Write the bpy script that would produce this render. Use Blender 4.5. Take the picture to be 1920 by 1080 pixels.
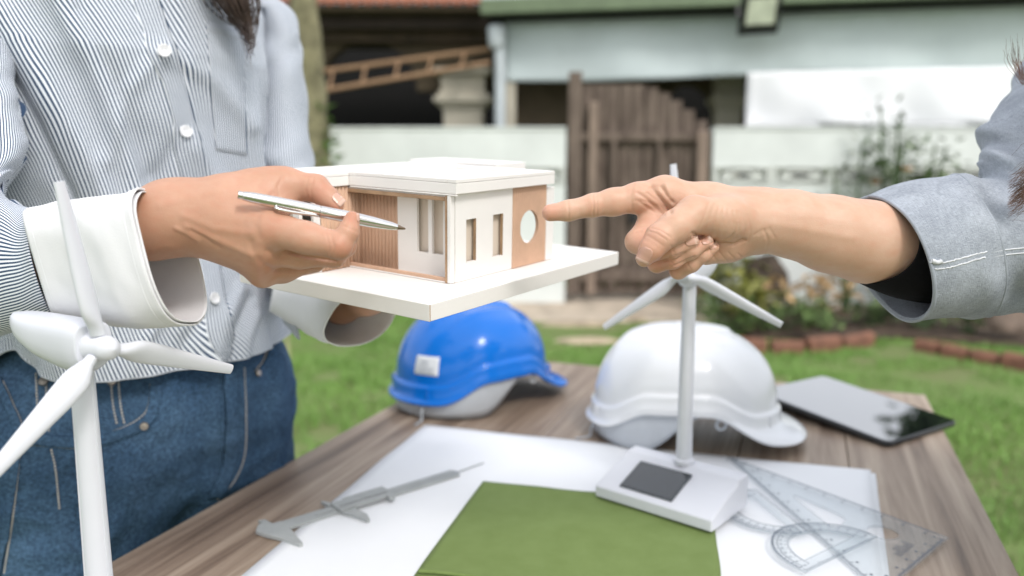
import bpy, bmesh, math, random
import numpy as np
from mathutils import Vector, Matrix
from mathutils.bvhtree import BVHTree

for _o in list(bpy.data.objects): bpy.data.objects.remove(_o)
random.seed(7); RNG = np.random.default_rng(7)
SC = bpy.context.scene; COL = SC.collection
R = math.radians

# ------------------------------------------------------------------ camera
FPX = 1477.0; PITCH = R(8.4); EYE = np.array([0, 0, 1.15])
cam = bpy.data.cameras.new('camera'); CAMO = bpy.data.objects.new('camera', cam); COL.objects.link(CAMO)
CAMO.location = EYE; CAMO.rotation_euler = (R(90) - PITCH, 0, 0)
cam.sensor_width = 36; cam.lens = 36 * FPX / 1920; cam.clip_start = 0.02; cam.clip_end = 400
cam.dof.use_dof = True; cam.dof.focus_distance = 0.62; cam.dof.aperture_fstop = 3.5
SC.camera = CAMO

# ------------------------------------------------------------------ sky, sun, exposure
SUN_EL, SUN_AZ = 46, 150          # soft light from above, behind the camera and to the right
world = bpy.data.worlds.new('World'); SC.world = world; world.use_nodes = True
wn = world.node_tree; bgn = wn.nodes['Background']
sky = wn.nodes.new('ShaderNodeTexSky'); sky.sky_type = 'NISHITA'; sky.sun_disc = False
sky.sun_elevation = R(SUN_EL); sky.sun_rotation = R(SUN_AZ); sky.dust_density = 4.0; sky.air_density = 1.0
hsv = wn.nodes.new('ShaderNodeHueSaturation'); hsv.inputs['Saturation'].default_value = 0.6
wn.links.new(sky.outputs[0], hsv.inputs['Color'])
# a bright veil of cloud over the whole sky
wtc = wn.nodes.new('ShaderNodeTexCoord'); cn = wn.nodes.new('ShaderNodeTexNoise'); cn.inputs['Scale'].default_value = 2.2; cn.inputs['Detail'].default_value = 5; wn.links.new(wtc.outputs['Generated'], cn.inputs['Vector'])
cr = wn.nodes.new('ShaderNodeValToRGB'); cr.color_ramp.elements[0].color = (4.6, 4.9, 5.4, 1); cr.color_ramp.elements[1].color = (6.6, 6.7, 6.9, 1); cr.color_ramp.elements[0].position = .35; cr.color_ramp.elements[1].position = .65
wn.links.new(cn.outputs['Fac'], cr.inputs[0]); cmx = wn.nodes.new('ShaderNodeMixRGB'); cmx.inputs[0].default_value = .72
wn.links.new(hsv.outputs[0], cmx.inputs[1]); wn.links.new(cr.outputs[0], cmx.inputs[2]); wn.links.new(cmx.outputs[0], bgn.inputs['Color'])
bgn.inputs['Strength'].default_value = 0.15
sl = bpy.data.lights.new('sun', 'SUN'); sl.energy = 0.9; sl.angle = R(14); sl.color = (1.0, 0.975, 0.94)
SUNO = bpy.data.objects.new('sun', sl); COL.objects.link(SUNO); SUNO.location = (2, -3, 6)
_d = Vector((math.sin(R(SUN_AZ)) * math.cos(R(SUN_EL)), math.cos(R(SUN_AZ)) * math.cos(R(SUN_EL)), math.sin(R(SUN_EL))))
SUNO.rotation_euler = _d.to_track_quat('Z', 'Y').to_euler()
SC.view_settings.view_transform = 'Standard'; SC.view_settings.look = 'None'
SC.view_settings.exposure = 0.76; SC.view_settings.gamma = 1.0; SC.view_settings.use_curve_mapping = False
SC.render.engine = 'CYCLES'
SC.cycles.use_denoising = True
SC.cycles.max_bounces = 8; SC.cycles.transparent_max_bounces = 16

# ------------------------------------------------------------------ where a picture point lies in the garden
F_ = np.array([0, math.cos(PITCH), -math.sin(PITCH)]); U_ = np.array([0, math.sin(PITCH), math.cos(PITCH)]); R_ = np.array([1.0, 0, 0])
def ray(x, y): return F_ + R_ * ((x - 960) / FPX) + U_ * ((540 - y) / FPX)
def at(x, y, d): return EYE + d * ray(x, y)
def onz(x, y, z):
    v = ray(x, y); return EYE + v * ((z - EYE[2]) / v[2])
def ony(x, y, Y):
    v = ray(x, y); return EYE + v * (Y / v[1])
def pix(P):
    d = np.asarray(P, float) - EYE; z = d @ F_
    return np.stack([960 + FPX * (d @ R_) / z, 540 - FPX * (d @ U_) / z, z], -1)

# ------------------------------------------------------------------ objects
def tag(o, label=None, cat=None, group=None, kind=None):
    if label: o['label'] = label
    if cat: o['category'] = cat
    if group: o['group'] = group
    if kind: o['kind'] = kind
    return o
def empty(name, loc, label=None, cat=None, group=None, rot=(0, 0, 0), kind=None):
    e = bpy.data.objects.new(name, None); COL.objects.link(e); e.location = tuple(loc); e.rotation_euler = rot
    e.empty_display_size = 0.05
    return tag(e, label, cat, group, kind)
def basis(o): return Matrix.LocRotScale(o.location, o.rotation_euler, o.scale)
def chain_matrix(o):
    m = o.matrix_parent_inverse @ basis(o) if o.parent else basis(o)
    return chain_matrix(o.parent) @ m if o.parent else m
def setp(o, parent, local=False):
    o.parent = parent
    if not local: o.matrix_parent_inverse = chain_matrix(parent).inverted()
    return o
def link(name, V, Fc, mat, parent=None, smooth=None, uv=None, local=False, mats=None, fmat=None):
    me = bpy.data.meshes.new(name)
    me.from_pydata([tuple(map(float, v)) for v in V], [], [tuple(int(i) for i in f) for f in Fc])
    if mat is not None: me.materials.append(mat)
    for m in mats or []: me.materials.append(m)
    if fmat is not None: me.polygons.foreach_set('material_index', np.asarray(fmat, np.int32))
    if uv is not None:
        l = me.uv_layers.new(name='UVMap'); uv = np.asarray(uv, float)
        idx = np.empty(len(me.loops), np.int32); me.loops.foreach_get('vertex_index', idx)
        l.data.foreach_set('uv', uv[idx].ravel())
    if smooth is not None:
        me.polygons.foreach_set('use_smooth', [True] * len(me.polygons))
        if smooth < 180: me.set_sharp_from_angle(angle=R(smooth))
    me.update()
    o = bpy.data.objects.new(name, me); COL.objects.link(o)
    if parent is not None: setp(o, parent, local)
    return o
def bevel(o, w, seg=2):
    m = o.modifiers.new('bevel', 'BEVEL'); m.width = w; m.segments = seg; m.limit_method = 'ANGLE'; m.angle_limit = R(35)
    o.data.polygons.foreach_set('use_smooth', [True] * len(o.data.polygons)); m.harden_normals = True
    return o
def solid(o, t, off=-1):
    m = o.modifiers.new('solid', 'SOLIDIFY'); m.thickness = t; m.offset = off; return o

class MB:
    """collects simple shapes of ONE part"""
    def __init__(s): s.v = []; s.f = []
    def add(s, V, Fc):
        n = len(s.v); s.v += [np.asarray(p, float) for p in V]; s.f += [tuple(i + n for i in f) for f in Fc]; return s
    def box(s, lo, hi, X=None):
        lo = np.minimum(lo, hi); hi_ = np.maximum(lo, hi)
        V = [(x, y, z) for x in (lo[0], hi_[0]) for y in (lo[1], hi_[1]) for z in (lo[2], hi_[2])]
        if X is not None: V = [X(p) for p in V]
        return s.add(V, [(0, 1, 3, 2), (4, 6, 7, 5), (0, 4, 5, 1), (2, 3, 7, 6), (0, 2, 6, 4), (1, 5, 7, 3)])
    def hexa(s, low, top):
        """low and top: four points each, in turn"""
        return s.add(list(low) + list(top), [(3, 2, 1, 0), (4, 5, 6, 7), (0, 1, 5, 4), (1, 2, 6, 5), (2, 3, 7, 6), (3, 0, 4, 7)])
    def prism(s, poly, d):
        n = len(poly); P = [np.asarray(p, float) for p in poly]; d = np.asarray(d, float)
        return s.add(P + [p + d for p in P], [tuple(range(n - 1, -1, -1)), tuple(range(n, 2 * n))] + [(i, (i + 1) % n, n + (i + 1) % n, n + i) for i in range(n)])
    def tube(s, P, r, n=10, caps=True, flat=1.0, up=None):
        P = np.asarray(P, float); m = len(P); r = np.broadcast_to(r, (m,)).astype(float)
        T = np.gradient(P, axis=0); T /= np.linalg.norm(T, axis=1)[:, None] + 1e-12
        a = np.cross(T[0], up if up is not None else (0, 0, 1))
        if np.linalg.norm(a) < 1e-3: a = np.cross(T[0], (1, 0, 0))
        a /= np.linalg.norm(a); V = []
        for i in range(m):
            a = a - T[i] * (a @ T[i]); a /= np.linalg.norm(a); b = np.cross(T[i], a)
            for k in range(n):
                w = 2 * math.pi * k / n; V.append(P[i] + r[i] * (math.cos(w) * a + flat * math.sin(w) * b))
        Fc = [(i * n + k, i * n + (k + 1) % n, (i + 1) * n + (k + 1) % n, (i + 1) * n + k) for i in range(m - 1) for k in range(n)]
        if caps: Fc += [tuple(range(n - 1, -1, -1)), tuple((m - 1) * n + k for k in range(n))]
        return s.add(V, Fc)
    def lathe(s, prof, n=32, X=None, caps=False):
        V = [(r * math.cos(2 * math.pi * k / n), r * math.sin(2 * math.pi * k / n), z) for r, z in prof for k in range(n)]
        if X is not None: V = [X(np.array(p)) for p in V]
        m = len(prof)
        Fc = [(i * n + k, i * n + (k + 1) % n, (i + 1) * n + (k + 1) % n, (i + 1) * n + k) for i in range(m - 1) for k in range(n)]
        if caps: Fc += [tuple(range(n - 1, -1, -1)), tuple((m - 1) * n + k for k in range(n))]
        return s.add(V, Fc)
    def build(s, name, mat, parent=None, smooth=None, local=False, bev=None, **k):
        o = link(name, s.v, s.f, mat, parent, smooth, local=local, **k)
        if bev: bevel(o, bev)
        return o
def copy_tree(o, parent=None):
    c = o.copy(); COL.objects.link(c); c.parent = parent
    if parent is not None: c.matrix_parent_inverse = o.matrix_parent_inverse.copy()
    for ch in list(o.children): copy_tree(ch, c)
    return c
def grid_faces(nu, nv, wrap=False):
    """rows of nu points, nv rows"""
    f = []
    for j in range(nv - 1):
        for i in range(nu if wrap else nu - 1):
            i2 = (i + 1) % nu
            f.append((j * nu + i, j * nu + i2, (j + 1) * nu + i2, (j + 1) * nu + i))
    return f
def spline(P, n):
    """Catmull-Rom through rows of P"""
    P = np.asarray(P, float); m = len(P); t = np.linspace(0, m - 1, n); i = np.clip(t.astype(int), 0, m - 2); u = (t - i)[:, None]
    Q = np.vstack([2 * P[0] - P[1], P, 2 * P[-1] - P[-2]])
    a, b, c, d = Q[i], Q[i + 1], Q[i + 2], Q[i + 3]
    return .5 * (2 * b + (c - a) * u + (2 * a - 5 * b + 4 * c - d) * u ** 2 + (3 * b - a - 3 * c + d) * u ** 3)
def wob(P, scale, seed=0, octaves=3):
    """smooth noise, about -1..1, over points P (n,2 or 3)"""
    P = np.asarray(P, float); g = np.random.default_rng(seed); out = np.zeros(len(P)); amp = 1; s = 1 / scale
    for _ in range(octaves):
        for _k in range(5):
            d = g.normal(size=P.shape[1]); d /= np.linalg.norm(d)
            w = g.normal(size=P.shape[1]); w /= np.linalg.norm(w)
            ph = g.uniform(0, 6.28, 2)
            out += amp * .32 * np.sin(6.283 * s * (P @ d) + ph[0] + 1.3 * np.sin(2.1 * s * (P @ w) + ph[1]))
        amp *= .5; s *= 2.03
    return out

# ------------------------------------------------------------------ materials
def mat(name, col, rough=.5, var=.10, scale=8, bump=0, bscale=120, metal=0, spec=.5, sss=0, coat=0, col2=None, aniso=None, detail=4, coords='Object'):
    m = bpy.data.materials.new(name); m.use_nodes = True; nt = m.node_tree; b = nt.nodes['Principled BSDF']; L = nt.links.new
    tc = nt.nodes.new('ShaderNodeTexCoord'); mp = nt.nodes.new('ShaderNodeMapping'); L(tc.outputs[coords], mp.inputs['Vector'])
    if aniso: mp.inputs['Scale'].default_value = aniso
    n = nt.nodes.new('ShaderNodeTexNoise'); n.inputs['Scale'].default_value = scale; n.inputs['Detail'].default_value = detail; n.inputs['Roughness'].default_value = .6
    L(mp.outputs[0], n.inputs['Vector'])
    c = np.array(col); c2 = np.array(col2) if col2 is not None else c * (1 - 2.2 * var)
    r = nt.nodes.new('ShaderNodeValToRGB'); r.color_ramp.elements[0].position = .32; r.color_ramp.elements[1].position = .68
    r.color_ramp.elements[0].color = (*np.clip(c2, 0, 1), 1); r.color_ramp.elements[1].color = (*np.clip(c if col2 is not None else c * (1 + .6 * var), 0, 1), 1)
    L(n.outputs['Fac'], r.inputs[0]); L(r.outputs[0], b.inputs['Base Color'])
    b.inputs['Roughness'].default_value = rough; b.inputs['Metallic'].default_value = metal; b.inputs['Specular IOR Level'].default_value = spec
    if sss: b.inputs['Subsurface Weight'].default_value = sss; b.inputs['Subsurface Radius'].default_value = (1, .25, .12); b.inputs['Subsurface Scale'].default_value = .006
    if coat: b.inputs['Coat Weight'].default_value = coat; b.inputs['Coat Roughness'].default_value = .06
    if bump:
        n2 = nt.nodes.new('ShaderNodeTexNoise'); n2.inputs['Scale'].default_value = bscale; n2.inputs['Detail'].default_value = 5; L(mp.outputs[0], n2.inputs['Vector'])
        bp = nt.nodes.new('ShaderNodeBump'); bp.inputs['Strength'].default_value = bump; bp.inputs['Distance'].default_value = .002
        L(n2.outputs['Fac'], bp.inputs['Height']); L(bp.outputs[0], b.inputs['Normal'])
    return m
def nodes(m): return m.node_tree, m.node_tree.nodes['Principled BSDF'], m.node_tree.links.new

# ------------------------------------------------------------------ smooth bodies from blended limbs
def surface_nets(F, lo, h):
    s = F < 0; nx, ny, nz = F.shape
    c = [s[i:nx - 1 + i, j:ny - 1 + j, k:nz - 1 + k] for i in (0, 1) for j in (0, 1) for k in (0, 1)]
    tot = sum(x.astype(np.int8) for x in c); act = (tot > 0) & (tot < 8)
    idx = -np.ones(act.shape, np.int64); A = np.argwhere(act); idx[act] = np.arange(len(A))
    val = [F[A[:, 0] + i, A[:, 1] + j, A[:, 2] + k] for i in (0, 1) for j in (0, 1) for k in (0, 1)]
    cor = np.array([(i, j, k) for i in (0, 1) for j in (0, 1) for k in (0, 1)], float)
    acc = np.zeros((len(A), 3)); cnt = np.zeros(len(A))
    for a in range(8):
        for b in range(a + 1, 8):
            if np.abs(cor[a] - cor[b]).sum() != 1: continue
            m = (val[a] < 0) != (val[b] < 0); t = val[a][m] / (val[a][m] - val[b][m])
            acc[m] += cor[a] + t[:, None] * (cor[b] - cor[a]); cnt[m] += 1
    V = lo + h * (A + acc / cnt[:, None]); Fc = []
    for ax in range(3):
        sl0 = [slice(None)] * 3; sl1 = [slice(None)] * 3; sl0[ax] = slice(0, -1); sl1[ax] = slice(1, None)
        a, b = s[tuple(sl0)], s[tuple(sl1)]; E = np.argwhere(a != b); o1, o2 = [(1, 2), (2, 0), (0, 1)][ax]
        ok = (E[:, o1] > 0) & (E[:, o2] > 0) & (E[:, o1] < F.shape[o1] - 1) & (E[:, o2] < F.shape[o2] - 1); E = E[ok]
        q = []
        for d1, d2 in ((-1, -1), (0, -1), (0, 0), (-1, 0)):
            e = E.copy(); e[:, o1] += d1; e[:, o2] += d2; q.append(idx[e[:, 0], e[:, 1], e[:, 2]])
        q = np.stack(q, 1); flip = ~a[E[:, 0], E[:, 1], E[:, 2]]; q[flip] = q[flip][:, ::-1]; Fc.append(q)
    return V, np.vstack(Fc)
class Blob:
    def __init__(s, lo, hi, h):
        s.lo = np.asarray(lo, float); s.h = h; n = np.ceil((np.asarray(hi) - s.lo) / h).astype(int) + 1
        s.ax = [(s.lo[i] + h * np.arange(n[i])).astype(np.float32) for i in range(3)]
        s.F = np.full(n, .03, np.float32)
    def region(s, pts, rads, m):
        P = np.asarray(pts); r = max(rads) + m; a = np.maximum(((P.min(0) - r - s.lo) / s.h).astype(int), 0)
        b = np.minimum(((P.max(0) + r - s.lo) / s.h).astype(int) + 2, s.F.shape); return tuple(slice(x, max(y, x)) for x, y in zip(a, b))
    @staticmethod
    def smin(a, b, k):
        hh = np.maximum(k - np.abs(a - b), 0) / k; return np.minimum(a, b) - hh * hh * k * .25
    def dist(s, sl, p, q, rp, rq):
        X = s.ax[0][sl[0]][:, None, None] - p[0]; Y = s.ax[1][sl[1]][None, :, None] - p[1]; Z = s.ax[2][sl[2]][None, None, :] - p[2]
        d = np.asarray(q, float) - p; L = float(d @ d) + 1e-12
        t = np.clip((X * d[0] + Y * d[1] + Z * d[2]) / L, 0, 1)
        return np.sqrt((X - t * d[0]) ** 2 + (Y - t * d[1]) ** 2 + (Z - t * d[2]) ** 2) - (rp + t * (rq - rp))
    def chain(s, pts, rads, k=.004, km=.006):
        sl = s.region(pts, rads, .03); G = None
        for i in range(len(pts) - 1):
            d = s.dist(sl, pts[i], pts[i + 1], rads[i], rads[i + 1]); G = d if G is None else s.smin(G, d, k)
        s.F[sl] = s.smin(s.F[sl], G.astype(np.float32), km); return s
    def ell(s, c, rad, km=.01, M=None):
        c = np.asarray(c, float); rad = np.asarray(rad, float); sl = s.region([c], [rad.max()], .04)
        D = np.stack(np.broadcast_arrays(s.ax[0][sl[0]][:, None, None] - c[0], s.ax[1][sl[1]][None, :, None] - c[1], s.ax[2][sl[2]][None, None, :] - c[2]), -1)
        if M is not None: D = D @ np.asarray(M)
        q = np.linalg.norm(D / rad, axis=-1); q2 = np.linalg.norm(D / rad ** 2, axis=-1) + 1e-9
        s.F[sl] = s.smin(s.F[sl], (q * (q - 1) / q2).astype(np.float32), km); return s
    def mesh(s): return surface_nets(s.F, s.lo, s.h)
def vnormals(V, Fc):
    N = np.zeros_like(V); n = np.cross(V[Fc[:, 2]] - V[Fc[:, 0]], V[Fc[:, 3]] - V[Fc[:, 1]])
    for i in range(4): np.add.at(N, Fc[:, i], n)
    return N / (np.linalg.norm(N, axis=1)[:, None] + 1e-12)
def polydist(Q, poly):
    """distance of picture points Q to a polyline"""
    best = np.full(len(Q), 1e9)
    for a, b in zip(poly[:-1], poly[1:]):
        a = np.array(a, float); d = np.array(b, float) - a; t = np.clip(((Q - a) @ d) / (d @ d + 1e-9), 0, 1)
        best = np.minimum(best, np.linalg.norm(Q - a - t[:, None] * d, axis=1))
    return best
def drape(bvh, pts, lift=0.0, n=None):
    """lay a line seen at these picture points on a surface; returns points and normals"""
    P = spline(np.array(pts, float), n) if n else np.array(pts, float); out = []; nor = []
    for x, y in P:
        v = ray(x, y); hit, no, _, _ = bvh.ray_cast(Vector(EYE), Vector(v).normalized())
        if hit is None: continue
        no = np.array(no); no = no if no @ v < 0 else -no
        out.append(np.array(hit) + no * lift); nor.append(no)
    return np.array(out), np.array(nor)
def bvh_of(o):
    me = o.data; M = chain_matrix(o); return BVHTree.FromPolygons([M @ v.co for v in me.vertices], [tuple(p.vertices) for p in me.polygons])
# ================================================================== THE SETTING
def rect_box(mb, x0, y0, x1, y1, Y, t):
    """box whose front face, at distance Y, shows between these picture points"""
    a = ony(x0, y1, Y); b = ony(x1, y0, Y)
    return mb.box((a[0], Y, a[2]), (b[0], Y + t, b[2]))
M_lawn = mat('lawn', (.13, .20, .05), .9, .2, 1.2, .6, 60, col2=(.14, .15, .055))
M_soil = mat('soil', (.085, .055, .035), .95, .3, 9, .8, 60)
M_conc = mat('concrete', (.50, .42, .33), .85, .15, 5, .5, 40)
M_stone = mat('stepping_stone', (.46, .37, .26), .85, .2, 8, .5, 40)
M_wallw = mat('painted_wall', (.72, .75, .725), .75, .06, 2.2, .25, 30)
M_block = mat('block_white', (.66, .68, .64), .8, .06, 6, .2, 40)
M_gate = mat('gate_wood', (.19, .145, .115), .8, .22, 3, .5, 40, aniso=(6, 6, 1.2), col2=(.075, .052, .04), detail=7)
M_gate2 = mat('gate_wood_pale', (.27, .20, .155), .7, .18, 6, .4, 40, aniso=(6, 6, .6))
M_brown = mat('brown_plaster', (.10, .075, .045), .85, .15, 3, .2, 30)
M_dark = mat('porch_shade', (.004, .0035, .003), .9, .2, 2)  # near-black colour stands in for the deep shade under the house roofs
M_cream = mat('cream_paint', (.50, .46, .37), .7, .08, 4, .1, 30)
M_tile = mat('roof_tile', (.36, .13, .065), .75, .22, 5, .3, 40)
M_gutter = mat('gutter_green', (.16, .21, .12), .5, .08, 4)
M_blind = mat('awning_cloth', (.60, .675, .675), .8, .06, 1.3, .15, 20)
M_sheet = mat('white_sheet', (.92, .93, .94), .7, .02, 2)
M_black = mat('black_plastic', (.012, .013, .015), .35, .1, 10)
M_pole = mat('pole_paint', (.55, .60, .62), .5, .06, 4)
M_bamboo = mat('bamboo', (.36, .22, .12), .6, .18, 10, aniso=(8, 1, 8))
M_bark = mat('bark', (.24, .22, .125), .9, .25, 12, .8, 50)
M_leaf = mat('leaf', (.14, .22, .06), .6, .25, 14)
M_leaf2 = mat('leaf_yellow', (.30, .30, .075), .6, .25, 14)
M_leaf3 = mat('leaf_dark', (.095, .155, .06), .6, .25, 14)
M_bloom = mat('orange_bloom', (.62, .28, .13), .6, .2, 30)
M_terra = mat('terracotta', (.22, .10, .062), .85, .2, 14, .6, 50)
M_rock = mat('rock', (.27, .20, .16), .9, .25, 9, .8, 30)

# the ground: one sheet to the horizon
n = 60
gx = np.sign(np.linspace(-1, 1, n)) * np.abs(np.linspace(-1, 1, n)) ** 3 * 150; gy = gx
GV = np.array([(x, y + 4, 0) for y in gy for x in gx]); GV[:, 2] = .012 * wob(GV[:, :2], 2.3, 3) * (np.hypot(GV[:, 0], GV[:, 1] - 4) < 30)
tag(link('lawn', GV, grid_faces(n, n), M_lawn, smooth=180), kind='structure')
def bed(name, pts, z, m):
    P = [(p[0], p[1], z) for p in pts]; mb = MB(); mb.prism([(p[0], p[1], -.03) for p in P], (0, 0, z + .03))
    return tag(mb.build(name, m), kind='structure')
Wy = 6.42
bed('garden_bed', [(1.66, 5.35), (2.25, 5.22), (2.7, 5.35), (3.3, 5.05), (5.5, 4.4), (6.5, 6.4), (1.66, 6.4)], .03, M_soil)
pm = MB(); pm.hexa([(-.7, 5.95, -.02), (1.66, 5.95, -.02), (1.66, 6.95, -.02), (-.7, 6.95, -.02)], [(-.7, 5.95, .02), (1.66, 5.95, .02), (1.66, 6.95, .13), (-.7, 6.95, .13)])
tag(pm.build('path', M_conc, bev=.01), kind='structure')
# grass: uncountable, one object
nb = 170000
gxy = np.stack([RNG.uniform(-3.4, 3.8, nb), 1.9 + 4.5 * RNG.uniform(0, 1, nb) ** .8], 1)
inbed = (gxy[:, 0] > 1.6) & (gxy[:, 1] > 5.3 - .28 * np.maximum(gxy[:, 0] - 2.6, 0)); onpath = (gxy[:, 0] > -.75) & (gxy[:, 0] < 1.7) & (gxy[:, 1] > 5.9)
bald = wob(gxy, 1.1, 11) > .75
for _px, _py, _r in ((1078, 612, .27), (1098, 643, .23), (1190, 602, .13), (1040, 588, .2)):
    _p = onz(_px, _py, 0); bald |= np.hypot((gxy[:, 0] - _p[0]) / _r, (gxy[:, 1] - _p[1]) / (_r * .45)) < 1
gxy = gxy[~(inbed | onpath | bald)]; nb = len(gxy)
hgt = RNG.uniform(.015, .036, nb) * (1 + .4 * wob(gxy, .7, 5)); ang = RNG.uniform(0, 6.283, nb); lean = RNG.uniform(.2, 1.1, nb) * hgt
w = .0034; dx, dy = np.cos(ang), np.sin(ang)
V = np.zeros((nb, 3, 3)); V[:, 0, 0] = gxy[:, 0] - w * dy; V[:, 0, 1] = gxy[:, 1] + w * dx; V[:, 1, 0] = gxy[:, 0] + w * dy; V[:, 1, 1] = gxy[:, 1] - w * dx
V[:, 2, 0] = gxy[:, 0] + lean * dx; V[:, 2, 1] = gxy[:, 1] + lean * dy; V[:, 2, 2] = hgt; V[:, :2, 2] = -.005
M_grass = mat('grass_blade', (.20, .36, .07), .6, .3, 1.4, col2=(.14, .265, .05))
gme = bpy.data.meshes.new('grass'); gme.from_pydata(V.reshape(-1, 3).tolist(), [], np.arange(nb * 3).reshape(-1, 3).tolist()); gme.materials.append(M_grass)
go = bpy.data.objects.new('grass', gme); COL.objects.link(go); tag(go, 'short green lawn grass with thin patches', 'grass', kind='stuff')

def rock(name, c, s, m, label, cat, seed, group=None, flat=1.0):
    bm = bmesh.new(); bmesh.ops.create_icosphere(bm, subdivisions=3, radius=1)
    P = np.array([v.co for v in bm.verts]); Fc = [[v.index for v in f.verts] for f in bm.faces]; bm.free()
    P = P * (1 + .16 * wob(P, 1.6, seed)[:, None]); P[:, 2] = np.maximum(P[:, 2], -.35); P = P * np.array(s) + np.array(c)
    return tag(link(name, P, Fc, m, smooth=60), label, cat, group)
for i, (px, py, sx, sy, lb) in enumerate([(1078, 612, .26, .10, 'flat tan stepping stone in the lawn nearest the gate'), (1098, 643, .22, .10, 'flat tan stepping stone in the lawn nearest the table'), (1190, 602, .12, .08, 'small tan stepping stone at the right of the row'), (1040, 588, .2, .07, 'tan stepping stone touching the pale path')]):
    p = onz(px, py, 0); rock('stepping_stone', (p[0], p[1], .012), (sx, sy, .022), M_stone, lb, 'stepping stone', 40 + i, 'stepping stones in the lawn')

# ---- boundary walls, with a course of pierced blocks in the right one
def pierced_block(parent, x0, x1, z0, z1, mesh=[None]):
    """one ornamental block: frame, oval eye, four leaves"""
    if mesh[0] is None:
        mb = MB(); W = 1.0; t = .09
        for lo, hi in (((-.5, 0, -.5), (-.42, .1, .5)), ((.42, 0, -.5), (.5, .1, .5)), ((-.42, 0, -.5), (.42, .1, -.42)), ((-.42, 0, .42), (.42, .1, .5))): mb.box(lo, hi)
        k = 20; o = []; i_ = []
        for q in range(k):
            a = 2 * math.pi * q / k; o.append((.36 * math.cos(a), .33 * math.sin(a))); i_.append((.2 * math.cos(a), .15 * math.sin(a)))
        for q in range(k):
            q2 = (q + 1) % k; mb.hexa([(o[q][0], .01, o[q][1]), (o[q2][0], .01, o[q2][1]), (i_[q2][0], .01, i_[q2][1]), (i_[q][0], .01, i_[q][1])], [(o[q][0], .09, o[q][1]), (o[q2][0], .09, o[q2][1]), (i_[q2][0], .09, i_[q2][1]), (i_[q][0], .09, i_[q][1])])
        for q in range(k):
            q2 = (q + 1) % k; ro = []
            for u in (q, q2):
                c_, s_ = math.cos(2 * math.pi * u / k), math.sin(2 * math.pi * u / k); f_ = .43 / max(abs(c_), abs(s_)); ro.append((f_ * c_, f_ * s_))
            if abs(ro[0][0] - ro[1][0]) > .01 and abs(ro[0][1] - ro[1][1]) > .01: pass
            mb.add([(i_[q][0], .06, i_[q][1]), (i_[q2][0], .06, i_[q2][1]), (ro[1][0], .06, ro[1][1]), (ro[0][0], .06, ro[0][1])], [(0, 1, 2, 3)])
        for sx in (-1, 1):
            for sz in (-1, 1): mb.tube([(sx * .24, .05, sz * .24), (sx * .46, .05, sz * .46)], .06, 6)
        me = bpy.data.meshes.new('block'); me.from_pydata([tuple(v) for v in mb.v], [], mb.f); me.materials.append(M_block); mesh[0] = me
    o = bpy.data.objects.new('block', mesh[0]); COL.objects.link(o); o.location = ((x0 + x1) / 2, Wy - .005, (z0 + z1) / 2); o.scale = (x1 - x0, 1, z1 - z0); setp(o, parent)
def wall_thing(xa, xb, label, pierced, skip=None):
    e = empty('boundary_wall', ((xa + xb) / 2, Wy, 0), label, 'wall')
    zt = 1.484; z1 = ony(1400, 312, Wy)[2]; z0 = ony(1400, 346, Wy)[2]
    MB().box((xa, Wy, -.05), (xb, Wy + .1, z0)).build('lower_panel', M_wallw, e)
    MB().box((xa, Wy, z1), (xb, Wy + .1, zt)).build('upper_panel', M_wallw, e)
    MB().box((xa - .0, Wy - .012, zt), (xb, Wy + .112, zt + .02)).build('coping', M_wallw, e, bev=.004)
    MB().box((xa, Wy - .02, .0), (xb, Wy - .001, .08)).build('plinth', M_conc, e)
    w = ony(1340 + 107, 330, Wy)[0] - ony(1340, 330, Wy)[0]; k = int((xb - xa) / w); w = (xb - xa) / k
    for i in range(k): pierced_block(e, xa + i * w + .004, xa + (i + 1) * w - .004, z0, z1)
    return e
XG0 = ony(1060, 400, Wy)[0]; XG1 = ony(1333, 400, Wy)[0]
wall_thing(-4.2, XG0, 'pale painted garden wall left of the brown gate', True)
wall_thing(XG1, 6.4, 'pale painted garden wall with pierced block course right of the gate', True)

# ---- wooden gate
g = empty('wooden_gate', ((XG0 + XG1) / 2, Wy + .05, 0), 'weathered brown wooden gate of upright boards between pale walls', 'gate')
Yg = Wy + .06; zb = ony(1200, 552, Yg)[2]
nbd = 11; xs = np.linspace(XG0 + .03, XG1 - .03, nbd + 1)
for i in range(nbd):
    u = (i + .5) / nbd; top = ony(1200, 158 + 78 * max(0, (u - .5) * 2) ** 1.6, Yg)[2]
    MB().box((xs[i] + .004, Yg + .03 + .006 * (i % 2), zb + .01 * random.random()), (xs[i + 1] - .004, Yg + .055 + .006 * (i % 2), top)).build('board', M_gate, g, bev=.003)
for y0, y1 in ((248, 264), (505, 527)):
    mb = MB(); rect_box(mb, 1062, y0, 1331, y1, Yg - .025, .05); mb.build('rail', M_gate, g, bev=.004)
for x0, x1, y0, y1, dy, m in ((1063, 1092, 134, 552, -.05, M_gate), (1100, 1122, 190, 552, -.04, M_gate2), (1142, 1156, 262, 548, -.03, M_gate), (1300, 1331, 244, 552, -.05, M_gate2), (1226, 1240, 262, 548, -.03, M_gate)):
    mb = MB(); rect_box(mb, x0, y0, x1, y1, Yg + dy, .045); mb.build('post', m, g, bev=.005)
mb = MB(); rect_box(mb, 1180, 380, 1196, 420, Yg - .03, .03); mb.build('latch', M_black, g, bev=.003)

# ---- the house behind
h = empty('house', (0, 9, 0), 'shaded house behind the wall with red tiled eave and cream columns', 'house')
Yh = 8.6
mb = MB(); rect_box(mb, -900, 6, 2700, 620, 11.2, .1); mb.build('rear_wall', M_dark, h)
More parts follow.
